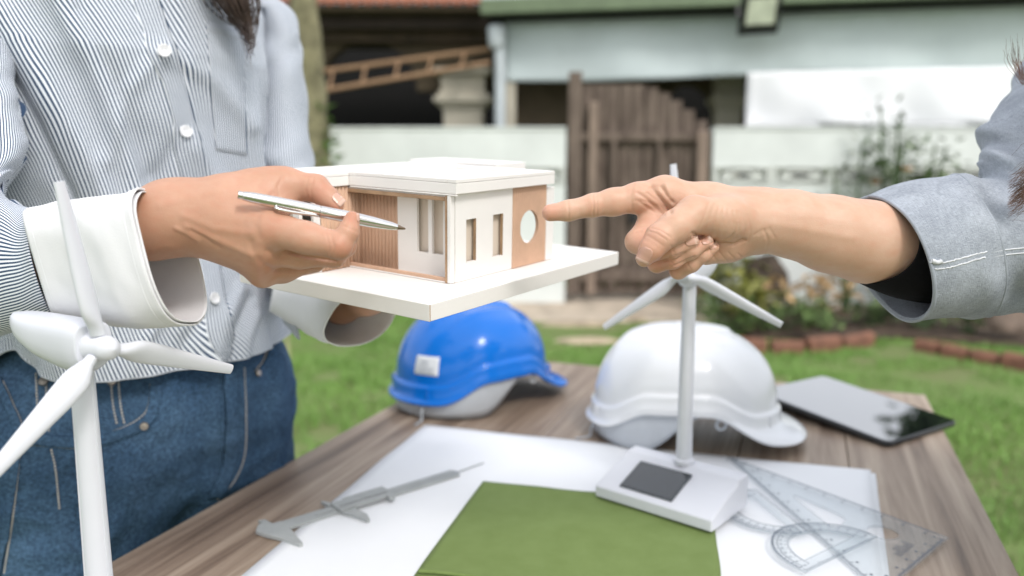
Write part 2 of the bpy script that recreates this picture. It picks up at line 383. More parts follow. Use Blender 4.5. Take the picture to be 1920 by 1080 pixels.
# front wall with arches: left of the downpipe and by the gate
def arch_wall(x0, x1, ytop, ybot, cx, rx, ry, Y, t, ysp):
    """brown wall from ytop down to the spring line, arch opening below"""
    P = [ony(x0, ybot, Y), ony(x0, ytop, Y), ony(x1, ytop, Y), ony(x1, ybot, Y)]
    arc = [ony(cx + rx * math.cos(a), ysp - ry * math.sin(a), Y) for a in np.linspace(0, math.pi, 18)]
    arc = [ony(cx + rx, ybot, Y)] + arc + [ony(cx - rx, ybot, Y)]
    mb = MB(); mb.prism(P + arc[::-1][::-1], (0, t, 0)); return mb.build('arched_wall', M_brown, h)
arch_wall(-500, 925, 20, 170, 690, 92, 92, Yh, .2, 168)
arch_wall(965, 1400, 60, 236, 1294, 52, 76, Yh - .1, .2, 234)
mb = MB(); rect_box(mb, 590, 12, 925, 52, Yh - .35, .1); mb.build('fascia', mat('eave_wood', (.045, .03, .022), .8, .2, 5), h)
mb = MB(); rect_box(mb, 590, 52, 925, 78, Yh - .12, .12); mb.build('beam', mat('beam', (.09, .062, .042), .8, .2, 5), h)
def column(x0, x1, ytop, ybot, Y):
    mb = MB(); cx = (x0 + x1) / 2; a = ony(x0, ybot, Y); b = ony(x1, ytop, Y); w = b[0] - a[0]; c = (a[0] + b[0]) / 2
    zs = lambda y: ony(cx, y, Y)[2]
    mb.box((c - w * .40, Y, -.02), (c + w * .40, Y + w * .8, zs(202))); o = mb.build('column', M_cream, h, bev=.01)
    mb = MB()
    for y0, y1, k in ((202, 192, .46), (192, 182, .58), (182, 172, .5), (172, 140, .44), (140, 128, .56)): mb.box((c - w * k, Y - w * (k - .4), zs(y0) + .001), (c + w * k, Y + w * (k + .4), zs(y1)))
    mb.build('capital', M_cream, o, bev=.006)
column(822, 914, 128, 250, Yh - .3); column(1338, 1400, 128, 250, Yh - .32)
# tiled roof edge
ez = ony(700, 10, Yh - .6)[2]; er = empty('roof', (0, 0, 0)); er.location = (-1.6, Yh - .6, ez); setp(er, h)
x0 = ony(380, 10, Yh - .6)[0]; x1 = ony(905, 10, Yh - .6)[0]
tm = None; nt = 22; tw = (x1 - x0) / nt
for r in range(4):
    for i in range(nt):
        if tm is None:
            mb = MB(); a = np.linspace(0, math.pi, 7); up = [(-tw / 2 * math.cos(q), .045 * math.sin(q)) for q in a]
            Vt = [(x, y, z + .5 * y) for y in (0, .34) for x, z in up] + [(x * .9, y, z * .8 - .012 + .5 * y) for y in (0, .34) for x, z in up]
            k = 7; Ft = grid_faces(k, 2) + [tuple(q + 14 for q in f[::-1]) for f in grid_faces(k, 2)] + [(i2, 14 + i2, 15 + i2, i2 + 1) for i2 in range(6)]
            t0 = link('tile', Vt, Ft, M_tile, er, smooth=60); tm = t0
        else:
            t0 = bpy.data.objects.new('tile', tm.data); COL.objects.link(t0); setp(t0, er)
        t0.location = (x0 + (i + .5) * tw, Yh - .6 + r * .31, ez + r * .155 + .012 * (r % 2))
MB().box((x0, Yh - .56, ez - .035), (x1, Yh + 2.0, ez - .005)).build('eave_board', M_brown, h)

# carport edge: awning cloth, gutter, soffit run closer to the camera on the right
def along(xa, ya, Ya, xb, yb, Yb): return ony(xa, ya, Ya), ony(xb, yb, Yb)
zt = ony(945, 46, 8.0)[2]; zl = ony(965, 152, 8.0)[2]; XL = ony(945, 46, 8.0)[0]
XR, YR = 5.6, 6.98
def edge(u): return np.array([XL + u * (XR - XL), 8.0 + u * (YR - 8.0)])
car = empty('carport', (2.5, 7.6, 0), 'open carport with green gutter and pale downpipe behind the wall', 'carport')
def strip(name, z0, z1, off, t, m, u0=0, u1=1, parent=car, bev=None):
    nrm = np.array([-(YR - 8.0), XR - XL]); nrm /= np.linalg.norm(nrm); a = edge(u0) + nrm * off; b = edge(u1) + nrm * off; mb = MB()
    mb.hexa([(*a, z0), (*b, z0), (*(b + nrm * t), z0), (*(a + nrm * t), z0)], [(*a, z1), (*b, z1), (*(b + nrm * t), z1), (*(a + nrm * t), z1)]); return mb.build(name, m, parent, bev=bev)
zg = ony(930, 31, 7.85)[2]
strip('gutter', zg, zg + .14, -.3, .12, M_gutter, -.03, 1, bev=.01)
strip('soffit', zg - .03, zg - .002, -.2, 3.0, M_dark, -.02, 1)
strip('roof_sheet', zg + .15, zg + .18, -.25, 3.2, M_pole, -.03, 1)
strip('beam', zt + .005, zg - .035, -.02, .08, M_black)
aw = empty('awning', (2.5, 7.5, zl), 'wide grey green cloth awning panel hanging under the carport roof', 'awning')
nu, nv = 90, 14; V = []
nrm = np.array([-(YR - 8.0), XR - XL]); nrm /= np.linalg.norm(nrm)
for j in range(nv):
    for i in range(nu):
        u = i / (nu - 1); p = edge(u); q = j / (nv - 1)
        off = .025 * math.sin(u * 19 + 2 * q) * (1 - q * .6) + .012 * math.sin(u * 47 + 1); V.append((*(p + nrm * off), zl + (zt - zl) * q - .02 * math.sin(u * 9) * (1 - q)))
solid(link('cloth', V, grid_faces(nu, nv), M_blind, aw, smooth=180), .004); strip('roller', zt - .01, zt + .03, -.02, .05, M_pole, parent=aw, bev=.01)
# white hanging sheet
ws = empty('white_sheet', (3.5, 7.2, 1.6), 'bright white cloth sheet hanging below the awning at the right', 'sheet')
u0 = (ony(1398, 180, 7.6)[0] - XL) / (XR - XL); zs0 = ony(1400, 233, 7.55)[2]; V = []
for j in range(12):
    for i in range(60):
        u = u0 + (1 - u0) * i / 59; q = j / 11; p = edge(u) + nrm * (-.06 + .03 * math.sin(u * 31 + q * 3) * (1 - q) + .01 * math.sin(u * 80)); V.append((*p, zs0 + (zl + .03 - zs0) * q - .03 * (1 - q) * u))
solid(link('cloth', V, grid_faces(60, 12), M_sheet, ws, smooth=180), .003); 
mb = MB(); a = edge(u0) + nrm * -.06; b = edge(1.0) + nrm * -.06; mb.tube([(*a, zs0 - .012), (*b, zs0 - .042)], .012, 8); mb.build('bottom_rod', M_sheet, ws)
# downpipe and white pier
mb = MB(); p0 = ony(938, 250, 7.95); X = p0[0]
mb.tube([(X, 7.95, 0), (X, 7.95, ony(938, 85, 7.95)[2])], .055, 14); dp = mb.build('downpipe', M_pole, car, smooth=60)
mb = MB(); mb.lathe([(.06, 0), (.085, .05), (.09, .2), (.07, .22)], 16, X=lambda p: p + np.array([X - .03, 7.93, ony(938, 92, 7.95)[2]]), caps=True); mb.build('hopper', M_pole, dp, smooth=50)
mb = MB(); rect_box(mb, 946, 152, 967, 420, 8.02, .12); mb.build('pier', M_cream, car, bev=.01)
# floodlight
fl = empty('floodlight', ony(1422, 40, 7.2), 'black framed floodlight with reflective face under the carport roof', 'floodlight')
Yf = 7.2; ax, ay = ony(1384, 66, Yf), ony(1462, -6, Yf)
tilt = lambda p: np.array([p[0], p[1] + .35 * (p[2] - ax[2]) * -1, p[2] + .06 * (p[0] - ax[0])])
mb = MB(); mb.box((ax[0], Yf, ax[2]), (ay[0], Yf + .06, ay[2]), tilt); mb.build('housing', M_black, fl, bev=.01)
mb = MB(); d = .05; mb.box((ax[0] + d, Yf - .006, ax[2] + d * 1.5), (ay[0] - d, Yf - .001, ay[2] - .04), tilt)
mb.build('lamp_glass', mat('lamp_glass', (.62, .66, .52), .12, .12, 8, coat=.5), fl, bev=.003)
mb = MB(); mb.tube([(ax[0] + .02, Yf + .08, ax[2] + .15), (ax[0] + .02, Yf + .2, ay[2] + .1), (ay[0] - .02, Yf + .2, ay[2] + .1), (ay[0] - .02, Yf + .08, ax[2] + .15)], .014, 6); mb.build('bracket', M_black, fl)

# ladder lying along the house
ld = empty('ladder', ony(760, 140, 8.0), 'long bamboo coloured wooden ladder hung sloping across the dark porch', 'ladder')
r1 = [ony(560, 178, 7.9), ony(918, 118, 7.9)]; r2 = [ony(560, 140, 8.05), ony(918, 92, 8.05)]
for r in (r1, r2): MB().tube(spline(np.array(r), 6), .024, 10).build('rail', M_bamboo, ld, smooth=60)
for q in np.linspace(.16, .85, 5):
    MB().tube([r1[0] + (r1[1] - r1[0]) * q, r2[0] + (r2[1] - r2[0]) * (q + .02)], .014, 8).build('rung', M_bamboo, ld, smooth=60)
for x, y in ((880, 112), (585, 170)):
    p = ony(x, y, 8.1); MB().box((p[0] - .02, 7.85, p[2] - .06), (p[0] + .02, 8.7, p[2] - .035)).build('bracket', M_brown, ld)

# parked car, mostly hidden by the wall
cr = empty('parked_car', (-1.4, 9.6, 0), 'dark parked car in the shade behind the wall', 'car')
M_car = mat('car_paint', (.03, .033, .036), .3, .1, 3, coat=.6); M_glass = mat('car_glass', (.02, .022, .024), .08, .1, 3)
cx0, cx1 = -3.6, .25; Yc = 9.0
prof = [(0, .35), (.02, .75), (.25, .92), (1.05, 1.0), (1.55, 1.36), (1.9, 1.45), (2.75, 1.44), (3.1, 1.36), (3.6, .98), (3.82, .9), (3.85, .4)]
mb = MB(); mb.prism([(cx0 + x, Yc, z) for x, z in prof], (0, 1.6, 0)); mb.build('body', M_car, cr, bev=.05)
for a, b, c, d in (((1.2, 1.02), (1.62, 1.33), (2.2, 1.36), (2.2, 1.02)), ((2.28, 1.02), (2.28, 1.36), (2.95, 1.33), (3.35, 1.02))):
    mb = MB(); mb.prism([(cx0 + x, Yc - .008, z) for x, z in (a, b, c, d)], (0, .006, 0)); mb.build('window', M_glass, cr)
for x in (.75, 3.05):
    wv = MB(); wv.lathe([(.0, -.1), (.2, -.1), (.31, -.08), (.33, 0), (.31, .08), (.2, .1), (0, .1)], 24, X=lambda p: np.array([cx0 + x + p[0], Yc + .05 + p[2], .33 + p[1]])); wv.build('wheel', M_black, cr, smooth=40)

# ---- plants
def leaf_cloud(P, size, m, name, parent, seed=0, elong=2.0, droop=.3):
    g = np.random.default_rng(seed); V = []; Fc = []
    for p in P:
        d = g.normal(size=3); d[2] = d[2] * .5 + .2 - droop * .2; d /= np.linalg.norm(d); s = np.cross(d, (0, 0, 1)) + 1e-6; s /= np.linalg.norm(s); nn = np.cross(s, d)
        L = size * g.uniform(.6, 1.3); W = L / elong; k = len(V)
        V += [p, p + d * L * .45 + s * W * .5 + nn * .08 * L, p + d * L, p + d * L * .45 - s * W * .5 + nn * .08 * L, p + d * L * .5 - nn * .05 * L]
        Fc += [(k, k + 1, k + 4), (k + 1, k + 2, k + 4), (k + 2, k + 3, k + 4), (k + 3, k, k + 4)]
    return link(name, V, Fc, m, parent)
def bush(name, base, hgt, spread, nst, nleaf, lsize, m, label, cat, seed, stem_m=M_leaf3, bloom=0, elong=2.0, up=.6, group=None, low=.25):
    e = empty(name, base, label, cat, group); g = np.random.default_rng(seed); base = np.array(base, float); pts = []
    for i in range(nst):
        d = g.normal(size=2) * spread; hh = hgt * g.uniform(.7, 1.0)
        path = spline(np.array([base + [0, 0, -.02], base + [d[0] * .3, d[1] * .3, hh * .35], base + [d[0] * .75, d[1] * .75, hh * .7], base + [d[0], d[1], hh]]), 14)
        MB().tube(path, np.linspace(.011, .004, 14) * (hgt + .4), 5).build('stem', stem_m, e, smooth=80)
        for _ in range(nleaf // nst):
            t = low + (1 - low) * g.random() ** up; p = path[int(t * 13)]; pts.append(p + g.normal(size=3) * .05 * (hgt + .3))
    leaf_cloud(pts, lsize, m, 'foliage', e, seed, elong)
    if bloom:
        for i in range(bloom):
            p = pts[g.integers(len(pts))] + np.array([0, -.03, .03]); bl = MB()
            for k in range(7):
                a = k * .9; bl.tube([p, p + np.array([math.cos(a) * .02, math.sin(a) * .02, .012]), p + np.array([math.cos(a) * .035, math.sin(a) * .035, .035])], [.008, .018, .004], 6, flat=.5)
            bl.build('flower', M_bloom, e, smooth=80)
    return e
def gp(px, Y): return (ony(px, 500, Y)[0], Y, .03)
bush('rose_bush', gp(1672, 6.2), 1.66, .2, 5, 330, .085, M_leaf3, 'tall thin rose bush rising in front of the white sheet', 'rose bush', 1, bloom=2, low=.35)
bush('rose_bush', gp(1722, 6.1), 1.42, .12, 3, 200, .085, M_leaf, 'rose bush with orange bloom right of the tallest one', 'rose bush', 2, bloom=4, low=.4)
bush('rose_bush', gp(1588, 6.2), 1.42, .12, 3, 120, .07, M_leaf, 'slender sparse rose bush left of the tallest one', 'rose bush', 3, bloom=3, low=.4)
bush('croton_shrub', gp(1345, 6.1), .55, .14, 6, 90, .17, M_leaf2, 'yellow green broad leaved shrub at the gate corner', 'shrub', 4, elong=2.6, low=.3)
bush('croton_shrub', gp(1410, 5.75), .36, .18, 6, 90, .17, M_leaf2, 'low yellow leaved shrub in front of the dark stump', 'shrub', 5, elong=2.6, low=.2)
bush('croton_shrub', gp(1520, 5.8), .38, .17, 6, 90, .12, mat('leaf_pink', (.52, .34, .16), .6, .25, 14), 'pinkish orange leaved shrub low against the wall', 'shrub', 6, elong=2.4, low=.3)
for i, (px, Y, hh, sp, m, lb) in enumerate([(1375, 5.45, .22, .17, M_leaf, 'low green plant at the left end of the flower bed'), (1455, 5.5, .24, .2, M_leaf, 'low green plant behind the terracotta edging blocks'), (1560, 5.55, .22, .2, M_leaf, 'low green clump between edging and pink shrub'), (1640, 5.75, .2, .16, M_leaf3, 'dark low plant behind the gap in the edging'), (1740, 5.55, .24, .22, M_leaf3, 'dark green clump under the pointing arm'), (1835, 5.4, .28, .22, M_leaf, 'green clump left of the brown rock')]):
    bush('ground_plant', gp(px, Y), hh, sp, 6, 190, .075, m, lb, 'plant', 20 + i, low=.1, elong=2.2, group='low plants of the flower bed')
rock('tree_stump', tuple(np.array(gp(1440, 6.1)) + [0, 0, .2]), (.17, .13, .28), mat('stump', (.07, .05, .035), .9, .2, 8, .6, 30), 'dark stump in the flower bed against the wall', 'stump', 61)
rock('boulder', tuple(np.array(gp(1458, 5.85)) + [0, 0, .13]), (.11, .06, .055), M_conc, 'pale stone lying in the flower bed before the dark stump', 'stone', 62)
rock('boulder', tuple(np.array(gp(1905, 5.25)) + [0, 0, .12]), (.13, .11, .19), M_rock, 'pinkish brown rock at the right end of the flower bed', 'rock', 63)
# terracotta edging, block by block
ed = empty('garden_edging', (2.4, 5.2, 0), 'row of rounded terracotta edging blocks along the flower bed', 'edging')
def edging(pts, k):
    P = spline(np.array([onz(x, y, 0) for x, y in pts]), k + 1)
    for i in range(k):
        a, b = P[i], P[i + 1]; d = b - a; L = np.linalg.norm(d); d /= L; s = np.array([-d[1], d[0], 0])
        mb = MB(); rr = np.linspace(0, math.pi, 8); j = random.uniform(-.012, .012); prof = [(-.045, -.03)] + [(-.045 * math.cos(q), .055 + j + .03 * math.sin(q)) for q in rr] + [(.045, -.03)]
        mb.prism([a + d * .012 + s * u + np.array([0, 0, v]) for u, v in prof], d * (L - .024) + np.array([0, 0, random.uniform(-.008, .008)])); mb.build('brick', M_terra, ed, bev=.008)
edging([(1330, 652), (1420, 660), (1530, 660), (1632, 645)], 5); edging([(1715, 655), (1800, 672), (1900, 690), (2050, 720)], 5)
# slim tree on the left
tr = empty('tree', tuple(ony(598, 500, 6.05) * [1, 1, 0]), 'slim tree with pale lichened trunk beside the shirt sleeve', 'tree')
b = ony(606, 560, 6.05); tp = ony(566, -40, 6.05); path = spline(np.array([[b[0], 6.05, -.05], [b[0] - .01, 6.05, .9], [tp[0] + .03, 6.05, 1.9], [tp[0], 6.05, tp[2]], [tp[0] - .1, 6.2, 4.2]]), 40)
k = 16; mb = MB(); mb.tube(path, np.linspace(.125, .085, 40), k); VV = np.array(mb.v); c = np.repeat(path, k, 0); VV = c + (VV - c) * (1 + .12 * wob(VV * [1, 1, .5], .12, 9))[:, None]; mb.v = list(VV); mb.build('trunk', M_bark, tr, smooth=80)
for i in range(9):
    a = i * 2.4; q = path[-1 - 2 * (i % 4)]; e2 = q + np.array([math.cos(a) * .9, math.sin(a) * .9, .5 + .1 * i]); MB().tube(spline(np.array([q, (q + e2) / 2 + [0, 0, .12], e2]), 8), np.linspace(.04, .012, 8), 6).build('limb', M_bark, tr, smooth=80)
g = np.random.default_rng(3); cl = []
for i in range(14):
    c = path[-1] + g.normal(size=3) * [.45, .45, .4] + [-.4, .6, .9]; cl += list(c + g.normal(size=(80, 3)) * .2)
leaf_cloud(cl, .13, M_leaf, 'crown', tr, 5)
g = np.random.default_rng(8); pb = ony(612, 290, 6.0); leaf_cloud([pb + g.normal(size=3) * [.05, .05, .16] for _ in range(60)], .11, mat('leaf_bright', (.14, .25, .05), .6, .2, 12), 'sprout', tr, 6)['kind'] = 'stuff'
# bamboo stake in the lawn
p = onz(541, 690, 0); MB().tube([p + [0, 0, -.05], p + [.0, 0, .32], p + [-.005, .01, .62]], .012, 8).build('garden_stake', mat('stake', (.42, .40, .22), .7, .15, 20), smooth=60); tag(bpy.context.scene.objects['garden_stake'], 'thin pale garden stake standing in the lawn beside the jeans', 'stake')

# garden trees outside the frame (they show in the glossy helmet and the tablet)
def garden_tree(base, hgt, rad, label, seed, m=M_leaf3, ls=.20, nc=34):
    e = empty('garden_tree', (base[0], base[1], 0), label, 'tree', 'garden trees around the lawn')
    g = np.random.default_rng(seed); b = np.array([base[0], base[1], 0.]); zc = hgt - rad * .95
    MB().tube(spline(np.array([b + [0, 0, -.05], b + [.05, .05, zc * .5], b + [0, .1, zc + rad * .3]]), 12), np.linspace(.16, .07, 12), 10).build('trunk', M_bark, e, smooth=80)
    pts = []
    for i in range(7):
        a = i * 2.4; q = b + [0, .05, zc * (.6 + .05 * i)]; t_ = b + [math.cos(a) * rad * .7, math.sin(a) * rad * .7, zc + rad * (.1 + .1 * i - .3)]; MB().tube(spline(np.array([q, (q + t_) / 2 + [0, 0, .15], t_]), 8), np.linspace(.06, .02, 8), 6).build('limb', M_bark, e, smooth=80)
    for i in range(nc):
        d = g.normal(size=3); d /= np.linalg.norm(d); c = b + [0, 0, zc] + d * rad * g.uniform(.3, .85) * [1, 1, .9]; pts += list(c + g.normal(size=(75, 3)) * rad * .15)
    leaf_cloud(pts, ls, m, 'crown', e, seed, 1.8); return e
garden_tree((6.95, 9.5), 5.75, 1.55, 'dark leafy tree beyond the right end of the wall', 81, ls=.34, nc=60)
garden_tree((-4.5, -6.5), 6.2, 2.2, 'leafy tree behind the camera to the left', 82)
garden_tree((.8, -8.5), 5.4, 2.0, 'leafy tree straight behind the camera', 83)
garden_tree((5.6, -6.0), 6.4, 2.2, 'leafy tree behind the camera to the right', 84)
# ================================================================== TABLE AND WHAT LIES ON IT
TZ = 0.75
TFL = np.array([-.071, 1.69]); TU = np.array([.937, -.349]); TV = np.array([-.349, -.937]); TW, TL = .875, 1.32
def tp(a, b, z=0.0): p = TFL + TU * a + TV * b; return np.array([p[0], p[1], TZ + z])
def wood_material():
    m = bpy.data.materials.new('table_wood'); m.use_nodes = True; nt, b, L = nodes(m)
    tc = nt.nodes.new('ShaderNodeTexCoord'); mp = nt.nodes.new('ShaderNodeMapping'); L(tc.outputs['Object'], mp.inputs['Vector'])
    mp.inputs['Rotation'].default_value = (0, 0, math.atan2(.349, .937)); 
    mp2 = nt.nodes.new('ShaderNodeMapping'); L(mp.outputs[0], mp2.inputs['Vector']); mp2.inputs['Scale'].default_value = (32, 1.3, 32)
    n = nt.nodes.new('ShaderNodeTexNoise'); n.inputs['Scale'].default_value = 1.4; n.inputs['Detail'].default_value = 8; n.inputs['Roughness'].default_value = .68; n.inputs['Distortion'].default_value = .5
    L(mp2.outputs[0], n.inputs['Vector']); r = nt.nodes.new('ShaderNodeValToRGB'); cr = r.color_ramp
    cr.elements[0].position = .30; cr.elements[0].color = (.115, .078, .055, 1); cr.elements[1].position = .72; cr.elements[1].color = (.46, .37, .29, 1)
    e = cr.elements.new(.44); e.color = (.23, .165, .12, 1); e = cr.elements.new(.56); e.color = (.34, .26, .195, 1)
    L(n.outputs['Fac'], r.inputs[0]); L(r.outputs[0], b.inputs['Base Color']); b.inputs['Roughness'].default_value = .42
    bp = nt.nodes.new('ShaderNodeBump'); bp.inputs['Strength'].default_value = .25; bp.inputs['Distance'].default_value = .001; L(n.outputs['Fac'], bp.inputs['Height']); L(bp.outputs[0], b.inputs['Normal'])
    return m
M_wood = wood_material(); M_metal = mat('table_leg_metal', (.03, .03, .03), .4, .1, 8, metal=.6)
tb = empty('table', tp(TW / 2, TL / 2, -TZ), 'weathered brown grey wooden table standing on the lawn', 'table')
npl = 6
for i in range(npl):
    a0 = TW * i / npl + (.0006 if i else 0); a1 = TW * (i + 1) / npl - (.0006 if i < npl - 1 else 0)
    mb = MB(); mb.hexa([tp(a0, 0, -.032), tp(a0, TL, -.032), tp(a1, TL, -.032), tp(a1, 0, -.032)], [tp(a0, 0), tp(a0, TL), tp(a1, TL), tp(a1, 0)]); mb.build('plank', M_wood, tb, bev=.0012)
for a, b in ((.06, .06), (TW - .06, .06), (.06, TL - .06), (TW - .06, TL - .06)):
    mb = MB(); mb.hexa([tp(a + x, b + y, -TZ) for x, y in ((-.025, -.025), (-.025, .025), (.025, .025), (.025, -.025))], [tp(a + x, b + y, -.033) for x, y in ((-.03, -.03), (-.03, .03), (.03, .03), (.03, -.03))]); mb.build('leg', M_metal, tb, bev=.004)
for (a0, b0, a1, b1) in ((.09, .05, TW - .09, .07), (.09, TL - .07, TW - .09, TL - .05), (.05, .09, .07, TL - .09), (TW - .07, .09, TW - .05, TL - .09)):
    mb = MB(); mb.hexa([tp(a0, b0, -.1), tp(a0, b1, -.1), tp(a1, b1, -.1), tp(a1, b0, -.1)], [tp(a0, b0, -.034), tp(a0, b1, -.034), tp(a1, b1, -.034), tp(a1, b0, -.034)]); mb.build('apron', M_metal, tb, bev=.003)

# ---- paper
M_paper = mat('paper', (.80, .81, .83), .75, .015, 6, .05, 300)
def sheet(name, pix_pts, z, t, m, label, cat, curl=0, seed=0, n=44, parent=None):
    """a thin sheet whose corners lie at these picture points on the table (in turn)"""
    A, B, Cc, D = [onz(x, y, TZ + z) for x, y in pix_pts]; V = []; uv = []
    for j in range(n):
        for i in range(n):
            u, v = i / (n - 1), j / (n - 1); V.append(A * (1 - u) * (1 - v) + B * u * (1 - v) + Cc * u * v + D * (1 - u) * v); uv.append((u, v))
    V = np.array(V); UV = np.array(uv); eu = np.minimum(UV[:, 0], 1 - UV[:, 0]); ev = np.minimum(UV[:, 1], 1 - UV[:, 1])
    V[:, 2] += curl * (np.clip(wob(UV, .9, seed, 2), 0, 1.2)) + curl * .6 * np.exp(-np.minimum(eu, ev) / .05) * np.clip(wob(UV, .5, seed + 1, 2), 0, 1)
    V[:, :2] += (.0012 * wob(UV, .6, seed + 3, 2) * np.exp(-np.minimum(eu, ev) / .04))[:, None]
    o = link(name, V, grid_faces(n, n), m, parent, smooth=180, uv=UV); solid(o, t, 1); return tag(o, label, cat)
sheet('paper_sheet', [(797, 797), (1632, 882), (1668, 1180), (150, 1330)], .0006, .0004, M_paper, 'large white paper sheet, the upper one, under the caliper', 'paper', .0012, 2)
sheet('paper_sheet', [(830, 801), (1641, 888), (1682, 1180), (300, 1330)], .0002, .0003, M_paper, 'white paper sheet peeking out under the right edge of the upper one', 'paper', 0, 4)
M_green = mat('green_felt', (.185, .255, .078), .95, .10, 30, .5, 900, col2=(.16, .225, .062))
sheet('green_board', [(905, 902), (1337, 944), (1372, 1330), (596, 1330)], .0030, .0022, M_green, 'olive green felt sheet lying on the white paper under the turbine base', 'felt sheet', .0006, 6)
mb = MB(); P = [onz(x, y, TZ + .0055) for x, y in ((786, 1070), (830, 1073), (900, 1082), (1000, 1098))]; 
mb.tube(spline(np.array(P), 16), .0035, 8, flat=.6); mb.build('felt_roll', M_green, bpy.data.objects['green_board'], smooth=80)

# ---- tablet
def tz_poly(pts, z): return [onz(x, y, TZ + z) for x, y in pts]
tbz = .010
T = tz_poly([(1452, 722), (1522, 700), (1796, 799), (1640, 849)], 0)
c0, c1, c3 = T[2], T[3], T[1]     # right tip, front corner, far corner
ex = (c1 - c0); W = np.linalg.norm(ex[:2]); ex /= np.linalg.norm(ex); ey = np.array([-ex[1], ex[0], 0]); ey = ey if ey @ (c3 - c0) > 0 else -ey; Lt = .262; W = max(min(W, .19), .17)
def rrect(o, ex, ey, w, l, r, n=6):
    out = []
    for cx, cy, a0 in ((w - r, r, -90), (w - r, l - r, 0), (r, l - r, 90), (r, r, 180)):
        for k in range(n + 1):
            a = R(a0 + 90 * k / n); out.append(o + ex * (cx + r * math.cos(a)) + ey * (cy + r * math.sin(a)))
    return out
tab = empty('tablet', c0 + ex * W / 2 + ey * Lt / 2, 'grey framed tablet with dark glossy screen at the far right corner of the table', 'tablet')
up = np.array([0, 0, 1.0]); ey = ey * math.cos(R(4.5)) + up * math.sin(R(4.5)); up = np.cross(ex, ey); up = up if up[2] > 0 else -up; o0 = c0 + up * .0012; Lt = .250
MB().prism(rrect(o0, ex, ey, W, Lt, .012), up * .0072).build('case', mat('tablet_case', (.06, .065, .07), .35, .05, 20, metal=.5), tab, bev=.0012)
MB().prism(rrect(c0 + ey * .20 + ex * .02 - up * .0003, ex, ey, W - .04, .03, .004), np.array([0, 0, -.0135])).build('folded_stand', M_black, tab, bev=.001)
M_screen = mat('screen_glass', (.006, .007, .009), .03, .1, 3, spec=1.0, coat=1.0); nodes(M_screen)[1].inputs['IOR'].default_value = 2.1; nodes(M_screen)[1].inputs['Coat IOR'].default_value = 1.7; nodes(M_screen)[1].inputs['Coat Roughness'].default_value = .02
MB().prism(rrect(o0 + up * .0074 + ex * .003 + ey * .003, ex, ey, W - .006, Lt - .006, .010), up * .0006).build('screen', M_screen, tab)
mb = MB(); q = o0 + up * .0036 + ex * W * .85 - ey * .0004; mb.box((-.007, -.0006, -.0016), (.007, .0006, .0016), lambda p: q + ex * p[0] + ey * p[1] + up * p[2]); mb.build('button', M_metal, tab)

